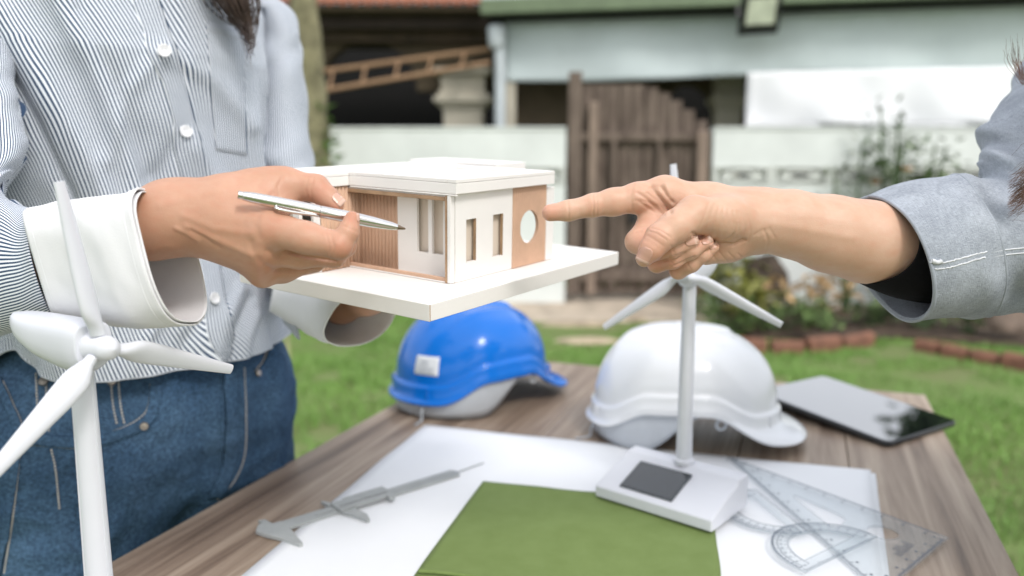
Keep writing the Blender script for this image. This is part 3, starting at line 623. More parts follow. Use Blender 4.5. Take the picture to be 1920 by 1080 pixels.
# ---- helmets
def helmet(name, label, pos, yaw, col, band_col, sticker, scale=1.0):
    e = empty(name, (pos[0], pos[1], TZ), label, 'hard hat', 'hard hats on the table', rot=(0, 0, yaw)); e.scale = (scale,) * 3
    M_sh = mat(name + '_shell', col, .22, .01, 4, coat=.35, sss=0, spec=.5) if sticker is None else mat(name + '_shell', col, .20, .01, 4, coat=.15, spec=.4); M_bd = mat(name + '_band', band_col, .45, .06, 20)
    A, B, H = .139, .113, .172; nth = 120
    sm = lambda x, a, b: np.clip((x - a) / (b - a), 0, 1) ** 2 * (3 - 2 * np.clip((x - a) / (b - a), 0, 1))
    rows = []; th = np.linspace(0, 2 * math.pi, nth, endpoint=False)
    c = np.cos(th); s = np.sin(th); fr = np.clip(c, 0, 1); bk = np.clip(-c, 0, 1)
    lift = .030 * (1 - sm(np.abs(c + .02), .30, .80))                                 # rim rises over the ears
    zr = .037 + lift - .006 * fr - .009 * bk
    Rx, Ry = A * c, B * s * (1 - .06 * c)
    nx, ny = c / A, s / B; nl = np.hypot(nx, ny); nx, ny = nx / nl, ny / nl
    peak = .036 * sm(fr, .40, .97) + .004; back = .006 * sm(bk, .4, .95)
    def row(off, z, kx=1.0): rows.append(np.stack([Rx * kx + nx * off, Ry * kx + ny * off, np.broadcast_to(z, th.shape)], 1))
    drop = .012 * sm(fr, .45, .97)
    row(.0025, zr - .002); row(peak + back + .003 - .001, zr - .0035 - drop); row(peak + back + .0045, zr - .001 - drop); row(peak + back + .0035, zr + .0012 - drop); row((peak + back) * .5 + .006, zr + .003 - drop * .35); row(.0085, zr + .005)
    row(.0065, zr + .009); row(.0058, zr + .020); row(.0056, zr + .0235); row(.0045, zr + .0255); row(.0012, zr + .027); row(0, zr + .030)
    nd = 34
    for i in range(1, nd + 1):
        t = i / nd * math.pi / 2; k = math.cos(t) ** .74 if i < nd else 0.002; zz = (zr + .030) + (H - zr - .030) * math.sin(t)
        x = Rx * k; y = Ry * k
        ridge = .0048 * (1 - sm(np.abs(y), .019, .026)) * sm(k * np.ones(nth), .0, .02) * (1 - sm(x, .062, .070)) * sm(x + .115, .0, .03) * (i > 3)
        side = .0020 * (1 - sm(np.abs(np.abs(y) - .052), .004, .011)) * (1 - sm(x, .05, .06)) * sm(x + .1, .0, .05) * (i > 5)
        rows.append(np.stack([x + nx * (ridge + side) * .3, y, zz + ridge + side], 1))
    V = np.vstack(rows); Fc = grid_faces(nth, len(rows), True); Fc.append(tuple(len(V) - nth + i for i in range(nth)))
    V = np.array([(x + .004 * 0, y, z) for x, y, z in V])
    sh = link('shell', V, Fc, M_sh, e, smooth=180, local=True); solid(sh, .0022)
    # ribs either side of the peak
    for sx in (-1, 1):
        for a in (28, 152):
            aa = R(a) * sx; i = int((aa % (2 * math.pi)) / (2 * math.pi) * nth); p = np.array([Rx[i] + nx[i] * .0065, Ry[i] + ny[i] * .0065, zr[i] + .006]); MB().tube([p, p + [0, 0, .017]], .0022, 8).build('rib', M_sh, sh, smooth=60, local=True)
    # headband: deep at the nape, seen below the rim
    rb = []
    for k, (dr, z0) in enumerate(((-.004, 0), (-.003, 0), (-.003, 0), (-.005, 0))):
        zz = [None, None, None, None]
    nape = sm(bk, .1, .75); zlo = .004 + .040 * (1 - sm(bk, -.2, .55)) * (c > -.35) + .026 * (c <= -.35) * (1 - sm(bk, .35, .6)); zlo = .003 + .058 * (1 - sm(-c, -.25, .42)); zhi = zr + .012
    kx = .97; X = Rx * kx + .004 * nape * nx; Y = Ry * kx + .004 * nape * ny; nl = 6; V = []
    for j in range(nl):
        q = j / (nl - 1); V.append(np.stack([X + nx * .004 * math.sin(q * 3.1), Y + ny * .004 * math.sin(q * 3.1), zlo + (zhi - zlo) * q], 1))
    bd = link('headband', np.vstack(V), grid_faces(nth, nl, True), M_bd, e, smooth=180, local=True); solid(bd, .0016)
    for k in range(5):                                                                 # ratchet teeth bumps on the nape
        a = R(180 + (k - 2) * 9); p = np.array([A * math.cos(a) * .99, B * math.sin(a) * .99, .010]); MB().box((-.004, -.005, -.006), (.004, .005, .006), lambda v: p + np.array([v[0] * math.cos(a) - v[1] * math.sin(a), v[0] * math.sin(a) + v[1] * math.cos(a), v[2]])).build('adjuster', M_bd, bd, local=True, bev=.0015)
    for sx in (-1, 1):                                                                 # chin strap eyes and straps
        a = R(66) * sx; i = int((a % (2 * math.pi)) / (2 * math.pi) * nth); p = np.array([Rx[i] * .985, Ry[i] * .985, zr[i] - .010]); t = np.array([-ny[i], nx[i], 0]); up_ = np.array([0, 0, 1.])
        ring = [p + .0072 * (math.cos(w) * t + math.sin(w) * up_) for w in np.linspace(0, 2 * math.pi, 17)]; MB().tube(ring, .0022, 8).build('strap_eye', M_bd, e, smooth=80, local=True)
    a = R(205); p = np.array([A * math.cos(a) * 1.03, B * math.sin(a) * 1.03, 0]); MB().tube(spline(np.array([p + [0, 0, .03], p + [-.008, -.004, .015], p + [-.010, -.006, .002], p + [-.03, -.02, .0015]]), 14), .0028, 8, flat=.4).build('strap', M_bd, e, smooth=80, local=True)
    if sticker:
        bv = BVHTree.FromPolygons([Vector(v) for v in np.vstack(rows)], Fc[:-1]); a0 = sticker; k = 9; V = []
        for j in range(k):
            for i in range(k):
                a = R(a0 + (i / (k - 1) - .5) * 19); z = .0735 + .030 * j / (k - 1); d = Vector((-math.cos(a), -math.sin(a), 0)); hit, no, _, _ = bv.ray_cast(Vector((math.cos(a) * .3, math.sin(a) * .3, z)), d); V.append(np.array(hit) - np.array(d) * .0008)
        st = link('sticker', V, grid_faces(k, k), mat('sticker', (.72, .74, .76), .5, .03, 30), e, smooth=180, local=True); solid(st, .0004, 1)
        V = np.array(V).reshape(k, k, 3)
        M_ink = mat('sticker_print', (.28, .31, .36), .6, .05, 30)
        for (j0, i0, i1, hh) in ((5.6, 2.0, 4.4, .0022), (4.2, 1.2, 4.8, .0011), (3.0, 1.2, 6.6, .0009), (2.0, 1.2, 6.2, .0009), (1.1, 1.2, 6.6, .0009)):
            def sp(i, j):
                i_, j_ = int(i), int(j); fi, fj = i - i_, j - j_; return V[j_, i_] * (1 - fi) * (1 - fj) + V[j_, min(i_ + 1, k - 1)] * fi * (1 - fj) + V[min(j_ + 1, k - 1), i_] * (1 - fi) * fj + V[min(j_ + 1, k - 1), min(i_ + 1, k - 1)] * fi * fj
            ou = np.array([math.cos(R(a0)), math.sin(R(a0)), 0]) * .0012; pts = [sp(i, j0) + ou for i in np.linspace(i0, i1, 6)]; VV = [p + [0, 0, -hh / 2] for p in pts] + [p + [0, 0, hh / 2] for p in pts]; solid(link('print', VV, grid_faces(6, 2), M_ink, st, local=True), .0002)
    return e
pw = onz(1280, 812, TZ); helmet('white_hard_hat', 'white safety helmet with its peak to the right behind the turbine', pw, R(-14), (.80, .81, .83), (.52, .55, .59), None, .98)
pb = onz(888, 748, TZ); helmet('blue_hard_hat', 'glossy blue safety helmet with white label under the model house', pb, R(37), (.002, .145, .57), (.44, .46, .48), 201, 1.0)

# ---- toy wind turbines
M_solar = mat('solar_glass', (.02, .024, .03), .05, .1, 60, spec=.6, coat=.6)
M_tw = mat('turbine_plastic', (.70, .71, .755), .38, .015, 8, spec=.4)
def blade_mesh(L=.117):
    n = 22; k = 16; V = []
    for i in range(n):
        t = i / (n - 1); r = .009 + t * L
        ch = (.0038 + .0052 * np.interp(t, [0, .04, .16, .30, .6, 1], [0, .02, 1, .92, .5, .0])); th = np.interp(t, [0, .05, .2, 1], [.005, .005, .0038, .0018]); tw = R(np.interp(t, [0, .2, 1], [38, 26, 6])); ofs = -.32 * (ch - .0038)
        for q in range(k):
            a = 2 * math.pi * q / k; x = ch * math.cos(a) + ofs; y = th * math.sin(a) * (1 - .25 * math.cos(a)); V.append((x * math.cos(tw) - y * math.sin(tw), x * math.sin(tw) + y * math.cos(tw), r))
    Fc = grid_faces(k, n, True) + [tuple(range(k))[::-1], tuple((n - 1) * k + q for q in range(k))]
    return V, Fc
def turbine(label, pos, base_yaw, head_yaw, spin, blade=.117):
    """local: base front towards -y, tower at the rear half"""
    e = empty('wind_turbine', (pos[0], pos[1], TZ + .0055), label, 'model turbine', 'model wind turbines', rot=(0, 0, base_yaw)); w, d, hf, hb = .155, .094, .014, .040
    # wedge with a flat rear shelf and a concave slope
    pr = [(-d / 2, 0), (-d / 2, hf), (-d * .08, hf + .014), (d * .18, hb - .006), (d * .26, hb), (d / 2, hb), (d / 2, 0)]
    mb = MB(); mb.prism([(-w / 2, y, z) for y, z in pr], (w, 0, 0)); b = mb.build('base', M_tw, e, local=True, bev=.0022)
    sl = math.atan2(.014, d * .42); cy, cz = -d * .17, hf + .0118; ca, sa = math.cos(sl), math.sin(sl); X = lambda p: np.array([p[0] - .013, cy + p[1] * ca - p[2] * sa, cz + p[1] * sa + p[2] * ca])
    MB().box((-.0355, -.0235, -.002), (.0355, .0285, .0012), X).build('panel_frame', mat('panel_frame', (.10, .11, .12), .4, .05, 20), b, local=True, bev=.0006)
    MB().box((-.034, -.022, .0013), (.034, .027, .0018), X).build('solar_panel', M_solar, b, local=True)
    ty = d * .34; th = .278
    mb = MB(); mb.lathe([(.0128, hb - .001), (.0130, hb + .004), (.0096, hb + .006), (.0085, th * .55), (.0074, th - .012), (.0, th - .012)], 28, X=lambda p: p + np.array([0, ty, 0])); tw = mb.build('tower', M_tw, e, smooth=40, local=True)
    for s in (-1, 1): MB().tube([(s * .0083, ty - .0048, hb + .01), (s * .0067, ty - .0035, th - .02)], .0005, 6).build('seam', M_tw, tw, local=True)
    hd = bpy.data.objects.new('nacelle_mount', None)
    ch, sh_ = math.cos(head_yaw), math.sin(head_yaw); hub = np.array([0, ty, th]); Rm = lambda p: hub + np.array([p[0] * ch - p[1] * sh_, p[0] * sh_ + p[1] * ch, p[2]])      # head local: rotor faces -y
    # nacelle: rounded box body tapering to a round tail
    n = 14; k = 28; V = []
    for i in range(n):
        t = i / (n - 1); y = -.016 + .092 * t; hw = .0150 * np.interp(t, [0, .06, .6, .8, .93, 1], [.9, 1, .98, .88, .6, .25]); top = .0165 * np.interp(t, [0, .06, .9, 1], [.9, 1, 1.0, .93]); bot = -.0190 * np.interp(t, [0, .06, .3, .6, .85, 1], [.8, 1, .98, .72, .25, -.25])
        hh = (top - bot) / 2; cz_ = (top + bot) / 2
        for q in range(k):
            a = 2 * math.pi * q / k; x = hw * np.sign(math.cos(a)) * abs(math.cos(a)) ** .45; z = hh * np.sign(math.sin(a)) * abs(math.sin(a)) ** .6; V.append(Rm((x * (1 if z > 0 else 1 - .35 * (z / hh) ** 2), y, z + cz_)))
    na = link('nacelle', V, grid_faces(k, n, True) + [tuple(range(k))[::-1], tuple((n - 1) * k + q for q in range(k))], M_tw, e, smooth=55, local=True); bevel(na, .001)
    mb = MB(); mb.lathe([(.0098, .010), (.0106, .012), (.0106, .016), (.0086, .018), (.0086, .027), (.0074, .032), (.0046, .0355), (.0, .0368)], 28, X=lambda p: Rm((p[0], -p[2] - .002, p[1]))); mb.build('hub', M_tw, e, smooth=50, local=True)
    BV, BF = blade_mesh(blade)
    for i in range(3):
        a = spin + i * 2 * math.pi / 3; c, s = math.cos(a), math.sin(a); link('blade', [Rm((p[0] * c + p[2] * s, p[1] - .0245, -p[0] * s + p[2] * c)) for p in BV], BF, M_tw, e, smooth=50, local=True)
    return e
# far turbine: base corners read off the table
fl_, fr_, br_ = onz(1115, 930, TZ + .0055), onz(1335, 1000, TZ + .0055), onz(1410, 952, TZ + .0055)
bx = (fr_ - fl_); yaw1 = math.atan2(bx[1], bx[0]); by = np.array([-math.sin(yaw1), math.cos(yaw1), 0]); c1_ = (fl_ + fr_) / 2 + by * .047
print('turbine base w', np.linalg.norm(bx), 'side', np.linalg.norm(br_ - fr_), 'yaw', math.degrees(yaw1))
turbine('white toy wind turbine with solar panel base in front of the white helmet', c1_, yaw1, R(-34) - yaw1, R(-7))
_h = at(202, 658, .53); TUR2 = _h - np.array([.0265 * math.sin(R(66)), -.0265 * math.cos(R(66)), 0]) - .094 * .34 * np.array([-math.sin(R(8)), math.cos(R(8)), 0])
turbine('white toy wind turbine nearest the camera in front of the jeans', TUR2, R(8), R(52), R(-10), .103)

# ---- vernier caliper
cal = empty('caliper', onz(660, 960, TZ), 'grey vernier caliper lying open on the white paper', 'caliper')
M_cal = mat('caliper_grey', (.37, .385, .38), .5, .06, 40)
pa, pb_ = onz(500, 1000, TZ + .001), onz(853, 890, TZ + .001); cx_ = pb_ - pa; CL = np.linalg.norm(cx_); cx_ /= CL; cy_ = np.array([-cx_[1], cx_[0], 0])
CP = lambda a, b, z=0: pa + cx_ * a + cy_ * b * 1.4 + np.array([0, 0, z])
def cpoly(pts, z0, t): mb = MB(); mb.prism([CP(a, b, z0) for a, b in pts], (0, 0, t)); return mb
print('caliper length', CL)
k = CL
cpoly([(.02, -.0075), (k, -.0075), (k + .004, -.003), (k + .004, .003), (k, .0075), (.02, .0075)], .0, .0040).build('beam', M_cal, cal, bev=.0006)
cpoly([(.06, -.0022), (k - .004, -.0022), (k - .004, .0022), (.06, .0022)], .0042, .0006).build('rib', M_cal, cal)
cpoly([(.022, .0076), (.012, .0078), (.010, .019), (.003, .0215), (.005, .0155), (-.003, .012), (-.010, .004), (-.006, -.006), (.004, -.022), (.012, -.040), (.016, -.0405), (.020, -.020), (.022, -.0078)], .0, .0046).build('fixed_jaw', M_cal, cal, bev=.0006)
s0 = .085
sld = cpoly([(s0, -.0105), (s0 + .072, -.0105), (s0 + .074, -.008), (s0 + .074, .011), (s0 + .018, .011), (s0 + .015, .008), (s0, .008)], .0041, .0035).build('slider', M_cal, cal, bev=.0006)
cpoly([(s0 + .001, -.0107), (s0 + .018, -.0107), (s0 + .020, -.028), (s0 + .0155, -.038), (s0 + .012, -.038), (s0 + .006, -.020)], .001, .0044).build('moving_jaw', M_cal, sld, bev=.0005)
cpoly([(s0 - .002, .0082), (s0 + .013, .0082), (s0 + .004, .0125), (s0 - .001, .021), (s0 - .004, .020)], .001, .004).build('inside_jaw', M_cal, sld, bev=.0005)
MB().tube([CP(s0 + .066, -.0135, .003), CP(s0 + .066, -.0135, .0085)], .0045, 14).build('thumb_wheel', M_cal, sld, smooth=50)
MB().tube([CP(k, 0, .0022), CP(k + .052, .003, .0022)], .0009, 6).build('depth_rod', M_cal, cal)
for i in range(26):
    a = s0 + .004 + i * .0025; MB().box((-.00018, -.0012 - .0008 * (i % 5 == 0), 0), (.00018, .0012, .0003), lambda p: CP(a + p[0], -.0035 + p[1], .0077 + p[2])).build('tick', M_black, sld)

# ---- clear plastic drawing tools
def clear(name, tint, fac):
    m = bpy.data.materials.new(name); m.use_nodes = True; nt, b, L = nodes(m); b.inputs['Base Color'].default_value = (*tint, 1); b.inputs['Roughness'].default_value = .12
    tr_ = nt.nodes.new('ShaderNodeBsdfTransparent'); tr_.inputs['Color'].default_value = (.97, .98, .985, 1); mx = nt.nodes.new('ShaderNodeMixShader'); mx.inputs[0].default_value = fac
    L(tr_.outputs[0], mx.inputs[1]); L(b.outputs[0], mx.inputs[2]); L(mx.outputs[0], nt.nodes['Material Output'].inputs['Surface']); return m
M_clear = clear('clear_plastic', (.66, .70, .72), .10); M_cedge = clear('clear_edge', (.30, .34, .38), .38); M_ink = mat('scale_print', (.10, .12, .16), .6, .05, 30)
def plate(name, outer, holes, z, t, parent, local=None):
    """flat plate with holes, top and bottom faces clear, edges greyer"""
    bm = bmesh.new(); eds = []
    for loop in [outer] + holes:
        vs = [bm.verts.new((p[0], p[1], TZ + z)) for p in loop]; eds += [bm.edges.new((vs[i], vs[(i + 1) % len(vs)])) for i in range(len(vs))]
    bmesh.ops.triangle_fill(bm, edges=eds, use_beauty=True); faces = list(bm.faces)
    ex_ = bmesh.ops.extrude_face_region(bm, geom=faces); bmesh.ops.translate(bm, verts=[v for v in ex_['geom'] if isinstance(v, bmesh.types.BMVert)], vec=(0, 0, t))
    bmesh.ops.recalc_face_normals(bm, faces=bm.faces); me = bpy.data.meshes.new(name); 
    for f in bm.faces: f.material_index = 0 if abs(f.normal.z) > .5 else 1
    bm.to_mesh(me); bm.free(); me.materials.append(M_clear); me.materials.append(M_cedge); o = bpy.data.objects.new(name, me); COL.objects.link(o); setp(o, parent); return o
def ticks(name, segs, parent, z, wdt=.0006):
    mb = MB()
    for a, b in segs:
        a = np.array([a[0], a[1], TZ + z]); b = np.array([b[0], b[1], TZ + z]); d = b - a; d /= np.linalg.norm(d) + 1e-9; s = np.array([-d[1], d[0], 0]) * wdt; mb.hexa([a - s, b - s, b + s, a + s], [p + np.array([0, 0, .00012]) for p in (a - s, b - s, b + s, a + s)])
    o = mb.build(name, M_ink, parent); o['kind'] = 'stuff'; return o
def ruler_edge(P, Q, inward, spacing=.0025, lens=(.0028, .0042, .006), margin=.01):
    P, Q = np.array(P[:2]), np.array(Q[:2]); L = np.linalg.norm(Q - P); d = (Q - P) / L; s = np.array([-d[1], d[0]]); s = s if s @ (np.array(inward[:2]) - P) > 0 else -s; out = []
    for i in range(int((L - 2 * margin) / spacing)):
        p = P + d * (margin + i * spacing) + s * .0012; out.append((p, p + s * lens[2 if i % 10 == 0 else 1 if i % 5 == 0 else 0]))
        if i % 10 == 0:                                     # the figure beside each long mark
            q = p + s * .0085; out += [(q, q + s * .003), (q + d * .0014, q + d * .0014 + s * .003), (q + s * .0015, q + s * .0015 + d * .0014)]
    return out
zq = .0032
tri = [onz(1362, 856, TZ + zq), onz(1779, 1010, TZ + zq), onz(1653, 1117, TZ + zq)]
e = empty('set_square', np.mean(tri, 0), 'clear plastic set square overhanging the right edge of the paper', 'set square')
cen = np.mean(tri, 0); inner = [cen + (p - cen) * .50 + np.array([0, 0, 0]) for p in tri]
def rounded(poly, k=6, r=.25):
    out = []; n = len(poly)
    for i in range(n):
        a, b, c = poly[i - 1], poly[i], poly[(i + 1) % n]
        for t in np.linspace(0, 1, k): out.append((1 - t) ** 2 * (b + (a - b) * r) + 2 * t * (1 - t) * b + t * t * (b + (c - b) * r))
    return out
hc = onz(1655, 1000, TZ + zq); A_, B_, C_ = tri
inn = [A_ * .60 + B_ * .18 + C_ * .22, A_ * .32 + B_ * .42 + C_ * .26, A_ * .30 + B_ * .20 + C_ * .50]
circ = [hc + .0165 * np.array([math.cos(a), math.sin(a), 0]) for a in np.linspace(0, 2 * math.pi, 29)[:-1]]
plate('plate', tri, [rounded(inn), circ], zq, .0016, e)
ticks('graduation', ruler_edge(tri[0], tri[1], tri[2]) + ruler_edge(tri[1], tri[2], tri[0]) + ruler_edge(tri[0], tri[2], tri[1]), e, zq + .0017)
tx0, tx1 = onz(1690, 1046, TZ + zq), onz(1716, 1024, TZ + zq); tvx = tx1 - tx0; tvy = np.array([-tvx[1], tvx[0], 0]); L = []
for i in range(8):
    q = tx0 + tvx * i / 8; hgt_ = (.22, .22, .36, .36, .36, .22, .22, .36)[i]; L += [(q, q + tvy * hgt_), (q + tvx * .07, q + tvx * .07 + tvy * hgt_)] + ([(q, q + tvx * .07)] if i % 3 == 0 else [])
ticks('lettering', L, e, zq + .0018, .0003)
def protractor(label, cpx, edge_px, rad, z, side):
    c = onz(*cpx, TZ + z); q = onz(*edge_px, TZ + z); d = q - c; d /= np.linalg.norm(d); n_ = np.array([-d[1], d[0], 0]) * side
    e = empty('protractor', c, label, 'protractor', 'protractors on the paper'); P = lambda r, a: c + d * (r * math.cos(a)) + n_ * (r * math.sin(a))
    outer = [P(rad, a) for a in np.linspace(0, math.pi, 40)] + [c - d * rad - n_ * .008, c + d * rad - n_ * .008]
    ri = rad * .70; hole = [P(ri, a) for a in np.linspace(.16, math.pi - .16, 30)]
    plate('plate', outer, [hole], z, .0015, e); L = []
    for i in range(181):
        a = math.pi * i / 180; L.append((P(rad * .985, a), P(rad * (.90 if i % 10 == 0 else .93 if i % 5 == 0 else .955), a)))
        if i % 10 == 0: L += [(P(rad * .86, a - .012), P(rad * .82, a - .012)), (P(rad * .86, a + .012), P(rad * .82, a + .012)), (P(rad * .78, a), P(rad * .75, a))]
    for i in range(int(rad * 2 / .0025) - 2):
        q = c - d * (rad - .003) + d * (i * .0025) - n_ * .0078; L.append((q, q + n_ * (.0045 if i % 10 == 0 else .0025)))
    for r in (rad * .89, rad * .73): L += [(P(r, math.pi * i / 40), P(r, math.pi * (i + 1) / 40)) for i in range(40)]
    o = ticks('graduation', L, e, z + .0016, .00034); return e
protractor('clear half round protractor at the right end of the turbine base', (1452, 958), (1388, 905), .062, .0050, 1)
protractor('clear protractor with a straight scale edge at the lower right of the paper', (1568, 1034), (1650, 994), .066, .0066, 1)
# ================================================================== MODEL HOUSE IN THE HANDS
HM = np.array([[.575, -.818, .016], [.817, .572, -.069], [.047, .052, .998]]); _u, _s, _v = np.linalg.svd(HM); HM = _u @ _v
HO = at(805, 571, .60)
hp = lambda x, y, z=0: HO + HM @ np.array([x, y, z], float)
hX = lambda p: hp(*p)
def hloc(px, py, axis, val):
    """local point where the sight line meets the plane local[axis] = val"""
    o = HM.T @ (EYE - HO); v = HM.T @ ray(px, py); t = (val - o[axis]) / v[axis]; return o + v * t
M_foam = mat('foam_board', (.84, .81, .775), .75, .02, 12, .06, 300)
M_card = mat('corrugated_card', (.63, .41, .285), .8, .06, 40, .2, 200)
M_card2 = mat('card_edge', (.42, .27, .16), .8, .15, 60)
M_inner = mat('lit_room_card', (.72, .62, .52), .85, .03, 10)
ho = empty('model_house', hp(.15, .11, -.014), 'white foam board model house with brown card panels on a square base', 'model house')
A0, A1, B0, B1, HH = .0724, .2199, .0333, .1507, .0762
def hbox(name, lo, hi, m, parent=ho, bev=.0005): return MB().box(lo, hi, hX).build(name, m, parent, bev=bev)
hbox('base', (0, 0, -.0139), (.310, .232, 0), M_foam, bev=.0008)
hbox('base_edge', (.0004, -.0003, -.0132), (.0010, .0003, -.0004), M_card2, bev=None)
t = .0030
def wall_holes(name, axis, val, th, u0, u1, z0, z1, holes, m, parent=ho):
    """flat wall in the plane local[axis]=val, with rectangular openings (ua,ub,za,zb)"""
    us = sorted({u0, u1, *[h_[0] for h_ in holes], *[h_[1] for h_ in holes]}); zs = sorted({z0, z1, *[h_[2] for h_ in holes], *[h_[3] for h_ in holes]}); bm = bmesh.new(); vid = {}
    def vv(u, z):
        if (u, z) not in vid: vid[(u, z)] = bm.verts.new((u, z, 0))
        return vid[(u, z)]
    for i in range(len(us) - 1):
        for j in range(len(zs) - 1):
            cu, cz = (us[i] + us[i + 1]) / 2, (zs[j] + zs[j + 1]) / 2
            if any(h_[0] < cu < h_[1] and h_[2] < cz < h_[3] for h_ in holes): continue
            bm.faces.new([vv(us[i], zs[j]), vv(us[i + 1], zs[j]), vv(us[i + 1], zs[j + 1]), vv(us[i], zs[j + 1])])
    ex_ = bmesh.ops.extrude_face_region(bm, geom=list(bm.faces)); bmesh.ops.translate(bm, verts=[v for v in ex_['geom'] if isinstance(v, bmesh.types.BMVert)], vec=(0, 0, th)); bmesh.ops.recalc_face_normals(bm, faces=bm.faces)
    bm.verts.index_update(); V = [hp(*( (val + v.co.z, v.co.x, v.co.y) if axis == 0 else (v.co.x, val + v.co.z, v.co.y))) for v in bm.verts]; Fc = [[v.index for v in f.verts] for f in bm.faces]; bm.free()
    return link(name, V, Fc, m, parent)
def corrugated(name, axis, val, u0, u1, z0, z1, parent=ho, pitch=.0044, amp=.0009, sign=-1):
    n_ = int((u1 - u0) / pitch * 6); V = []
    for z in (z0, z1):
        for i in range(n_ + 1):
            u = u0 + (u1 - u0) * i / n_; d_ = val + sign * amp * math.sin(2 * math.pi * i / 6); V.append(hp(d_, u, z) if axis == 0 else hp(u, d_, z))
    o = link(name, V, grid_faces(n_ + 1, 2), M_card, parent, smooth=180); solid(o, .0012, 0); return o
# right wall: white part with two windows
xw = [hloc(px, 450, 1, B0)[0] for px in (874, 893, 924, 943, 960, 1021, 1034)]
zw = lambda px, py: hloc(px, py, 1, B0)[2]
wall_holes('side_wall', 1, B0, t, A0, xw[4], .0005, HH, [(xw[0], xw[1], zw(880, 491), zw(880, 411)), (xw[2], xw[3], zw(930, 481), zw(930, 402))], M_foam)
for q in (0, 2): hbox('window_reveal', (xw[q + 1] - .0004, B0 + .0002, zw(880, 491) if q == 0 else zw(930, 481)), (xw[q + 1] + .0001, B0 + t, zw(880, 411) if q == 0 else zw(930, 402)), M_card2, bev=None)
# card panel with a round window
cc = hloc(991, 425, 1, B0); cr_ = (hloc(1008, 425, 1, B0)[0] - hloc(974, 425, 1, B0)[0]) / 2
k = 32; x0, x1 = xw[4] + .0002, xw[5]; outer = []; innr = []
for i in range(k):
    a = 2 * math.pi * i / k; c_, s_ = math.cos(a), math.sin(a); innr.append((cc[0] + cr_ * c_, cc[2] + cr_ * s_ * 1.02))
    f = min((x1 - cc[0]) / c_ if c_ > 1e-6 else 1e9, (x0 - cc[0]) / c_ if c_ < -1e-6 else 1e9, (HH - cc[2]) / s_ if s_ > 1e-6 else 1e9, (.0005 - cc[2]) / s_ if s_ < -1e-6 else 1e9); outer.append((cc[0] + f * c_, cc[2] + f * s_))
for cx_c, cz_c in ((x0, .0005), (x1, .0005), (x0, HH), (x1, HH)):
    i = min(range(k), key=lambda q: (outer[q][0] - cx_c) ** 2 + (outer[q][1] - cz_c) ** 2); outer[i] = (cx_c, cz_c)
V = [hp(x, B0 - .0010, z) for x, z in outer] + [hp(x, B0 - .0010, z) for x, z in innr]; V += [hp(x, B0 + .0022, z) for x, z in outer] + [hp(x, B0 + .0022, z) for x, z in innr]; Fc = []
for i in range(k):
    j = (i + 1) % k; Fc += [(i, j, k + j, k + i), (2 * k + j, 2 * k + i, 3 * k + i, 3 * k + j), (k + i, k + j, 3 * k + j, 3 * k + i), (j, i, 2 * k + i, 2 * k + j)]
rp = link('round_window_panel', V, Fc, M_card, ho)
for i in range(int((x1 - x0) / .0032)):
    u = x0 + .0016 + i * .0032; dz = math.sqrt(max(cr_ ** 2 - (u - cc[0]) ** 2, 0)) * 1.02 + .0004
    for z0_, z1_ in (((.001, cc[2] - dz), (cc[2] + dz, HH - .0005)) if abs(u - cc[0]) < cr_ else ((.001, HH - .0005),)): MB().tube([hp(u, B0 - .0010, z0_), hp(u, B0 - .0010, z1_)], .0005, 6).build('flute', M_card, rp, smooth=80)
hbox('end_post', (xw[5] + .0003, B0 - .0015, .0005), (xw[6] + .001, B0 + .006, HH - .003), M_foam)
# front: corner post, recessed porch wall, rails
hbox('corner_post', (A0 - .0060, B0 + .0004, .0005), (A0 - .0004, B0 + .0042, HH - .001), M_foam); hbox('post_face', (A0 - .0062, B0 + .0048, .0005), (A0 - .0020, B0 + .0066, HH - .001), M_card2)
RX = A0 + .010                                                             # recessed wall
yb = [hloc(px, 440, 0, RX)[1] for px in (838, 831, 810, 803, 782, 746)]
zf = lambda px, py: hloc(px, py, 0, RX)[2]
wall_holes('front_wall', 0, RX, t, B0 + .004, yb[5], .0005, HH, [(yb[1], yb[2], zf(820, 477), zf(820, 369)), (yb[3], yb[4], zf(792, 473), zf(792, 368))], M_foam)
YE = hloc(675, 440, 0, RX)[1]
corrugated('front_panel', 0, RX + .001, yb[5] + .0004, YE, .0005, HH)
# protruding left block
LX0 = .014; YB = YE
corrugated('block_side_panel', 1, YB - .0006, LX0 + .020, RX + .001, .0005, HH)
hbox('block_corner', (LX0, YB - .001, .0005), (LX0 + .0195, YB + .004, .016), M_foam)
hbox('block_post', (LX0 + .012, YB - .001, .0165), (LX0 + .0195, YB + .003, HH), M_foam)
wall_holes('block_front', 0, LX0, t, YB + .0042, .222, .0005, HH, [(YB + .012, YB + .030, .014, HH - .010), (YB + .040, YB + .058, .014, HH - .010)], M_foam)
hbox('block_sill', (LX0 - .004, YB + .002, .0165), (LX0 + .0118, YB + .0040, .0185), M_card2)
hbox('porch_rail', (A0 - .0045, B0 + .0068, .0005), (A0 - .0015, YE, .0045), M_card); hbox('porch_strip', (A0 - .0058, B0 + .0068, .0003), (A0 - .0047, YE, .0016), M_foam)
hbox('porch_beam', (A0 - .0045, B0 + .0068, HH - .0045), (A0 - .0015, YE, HH - .001), M_foam); hbox('porch_beam_strip', (A0 - .0056, B0 + .0068, HH - .0056), (A0 - .0046, YE, HH - .0020), M_card2)
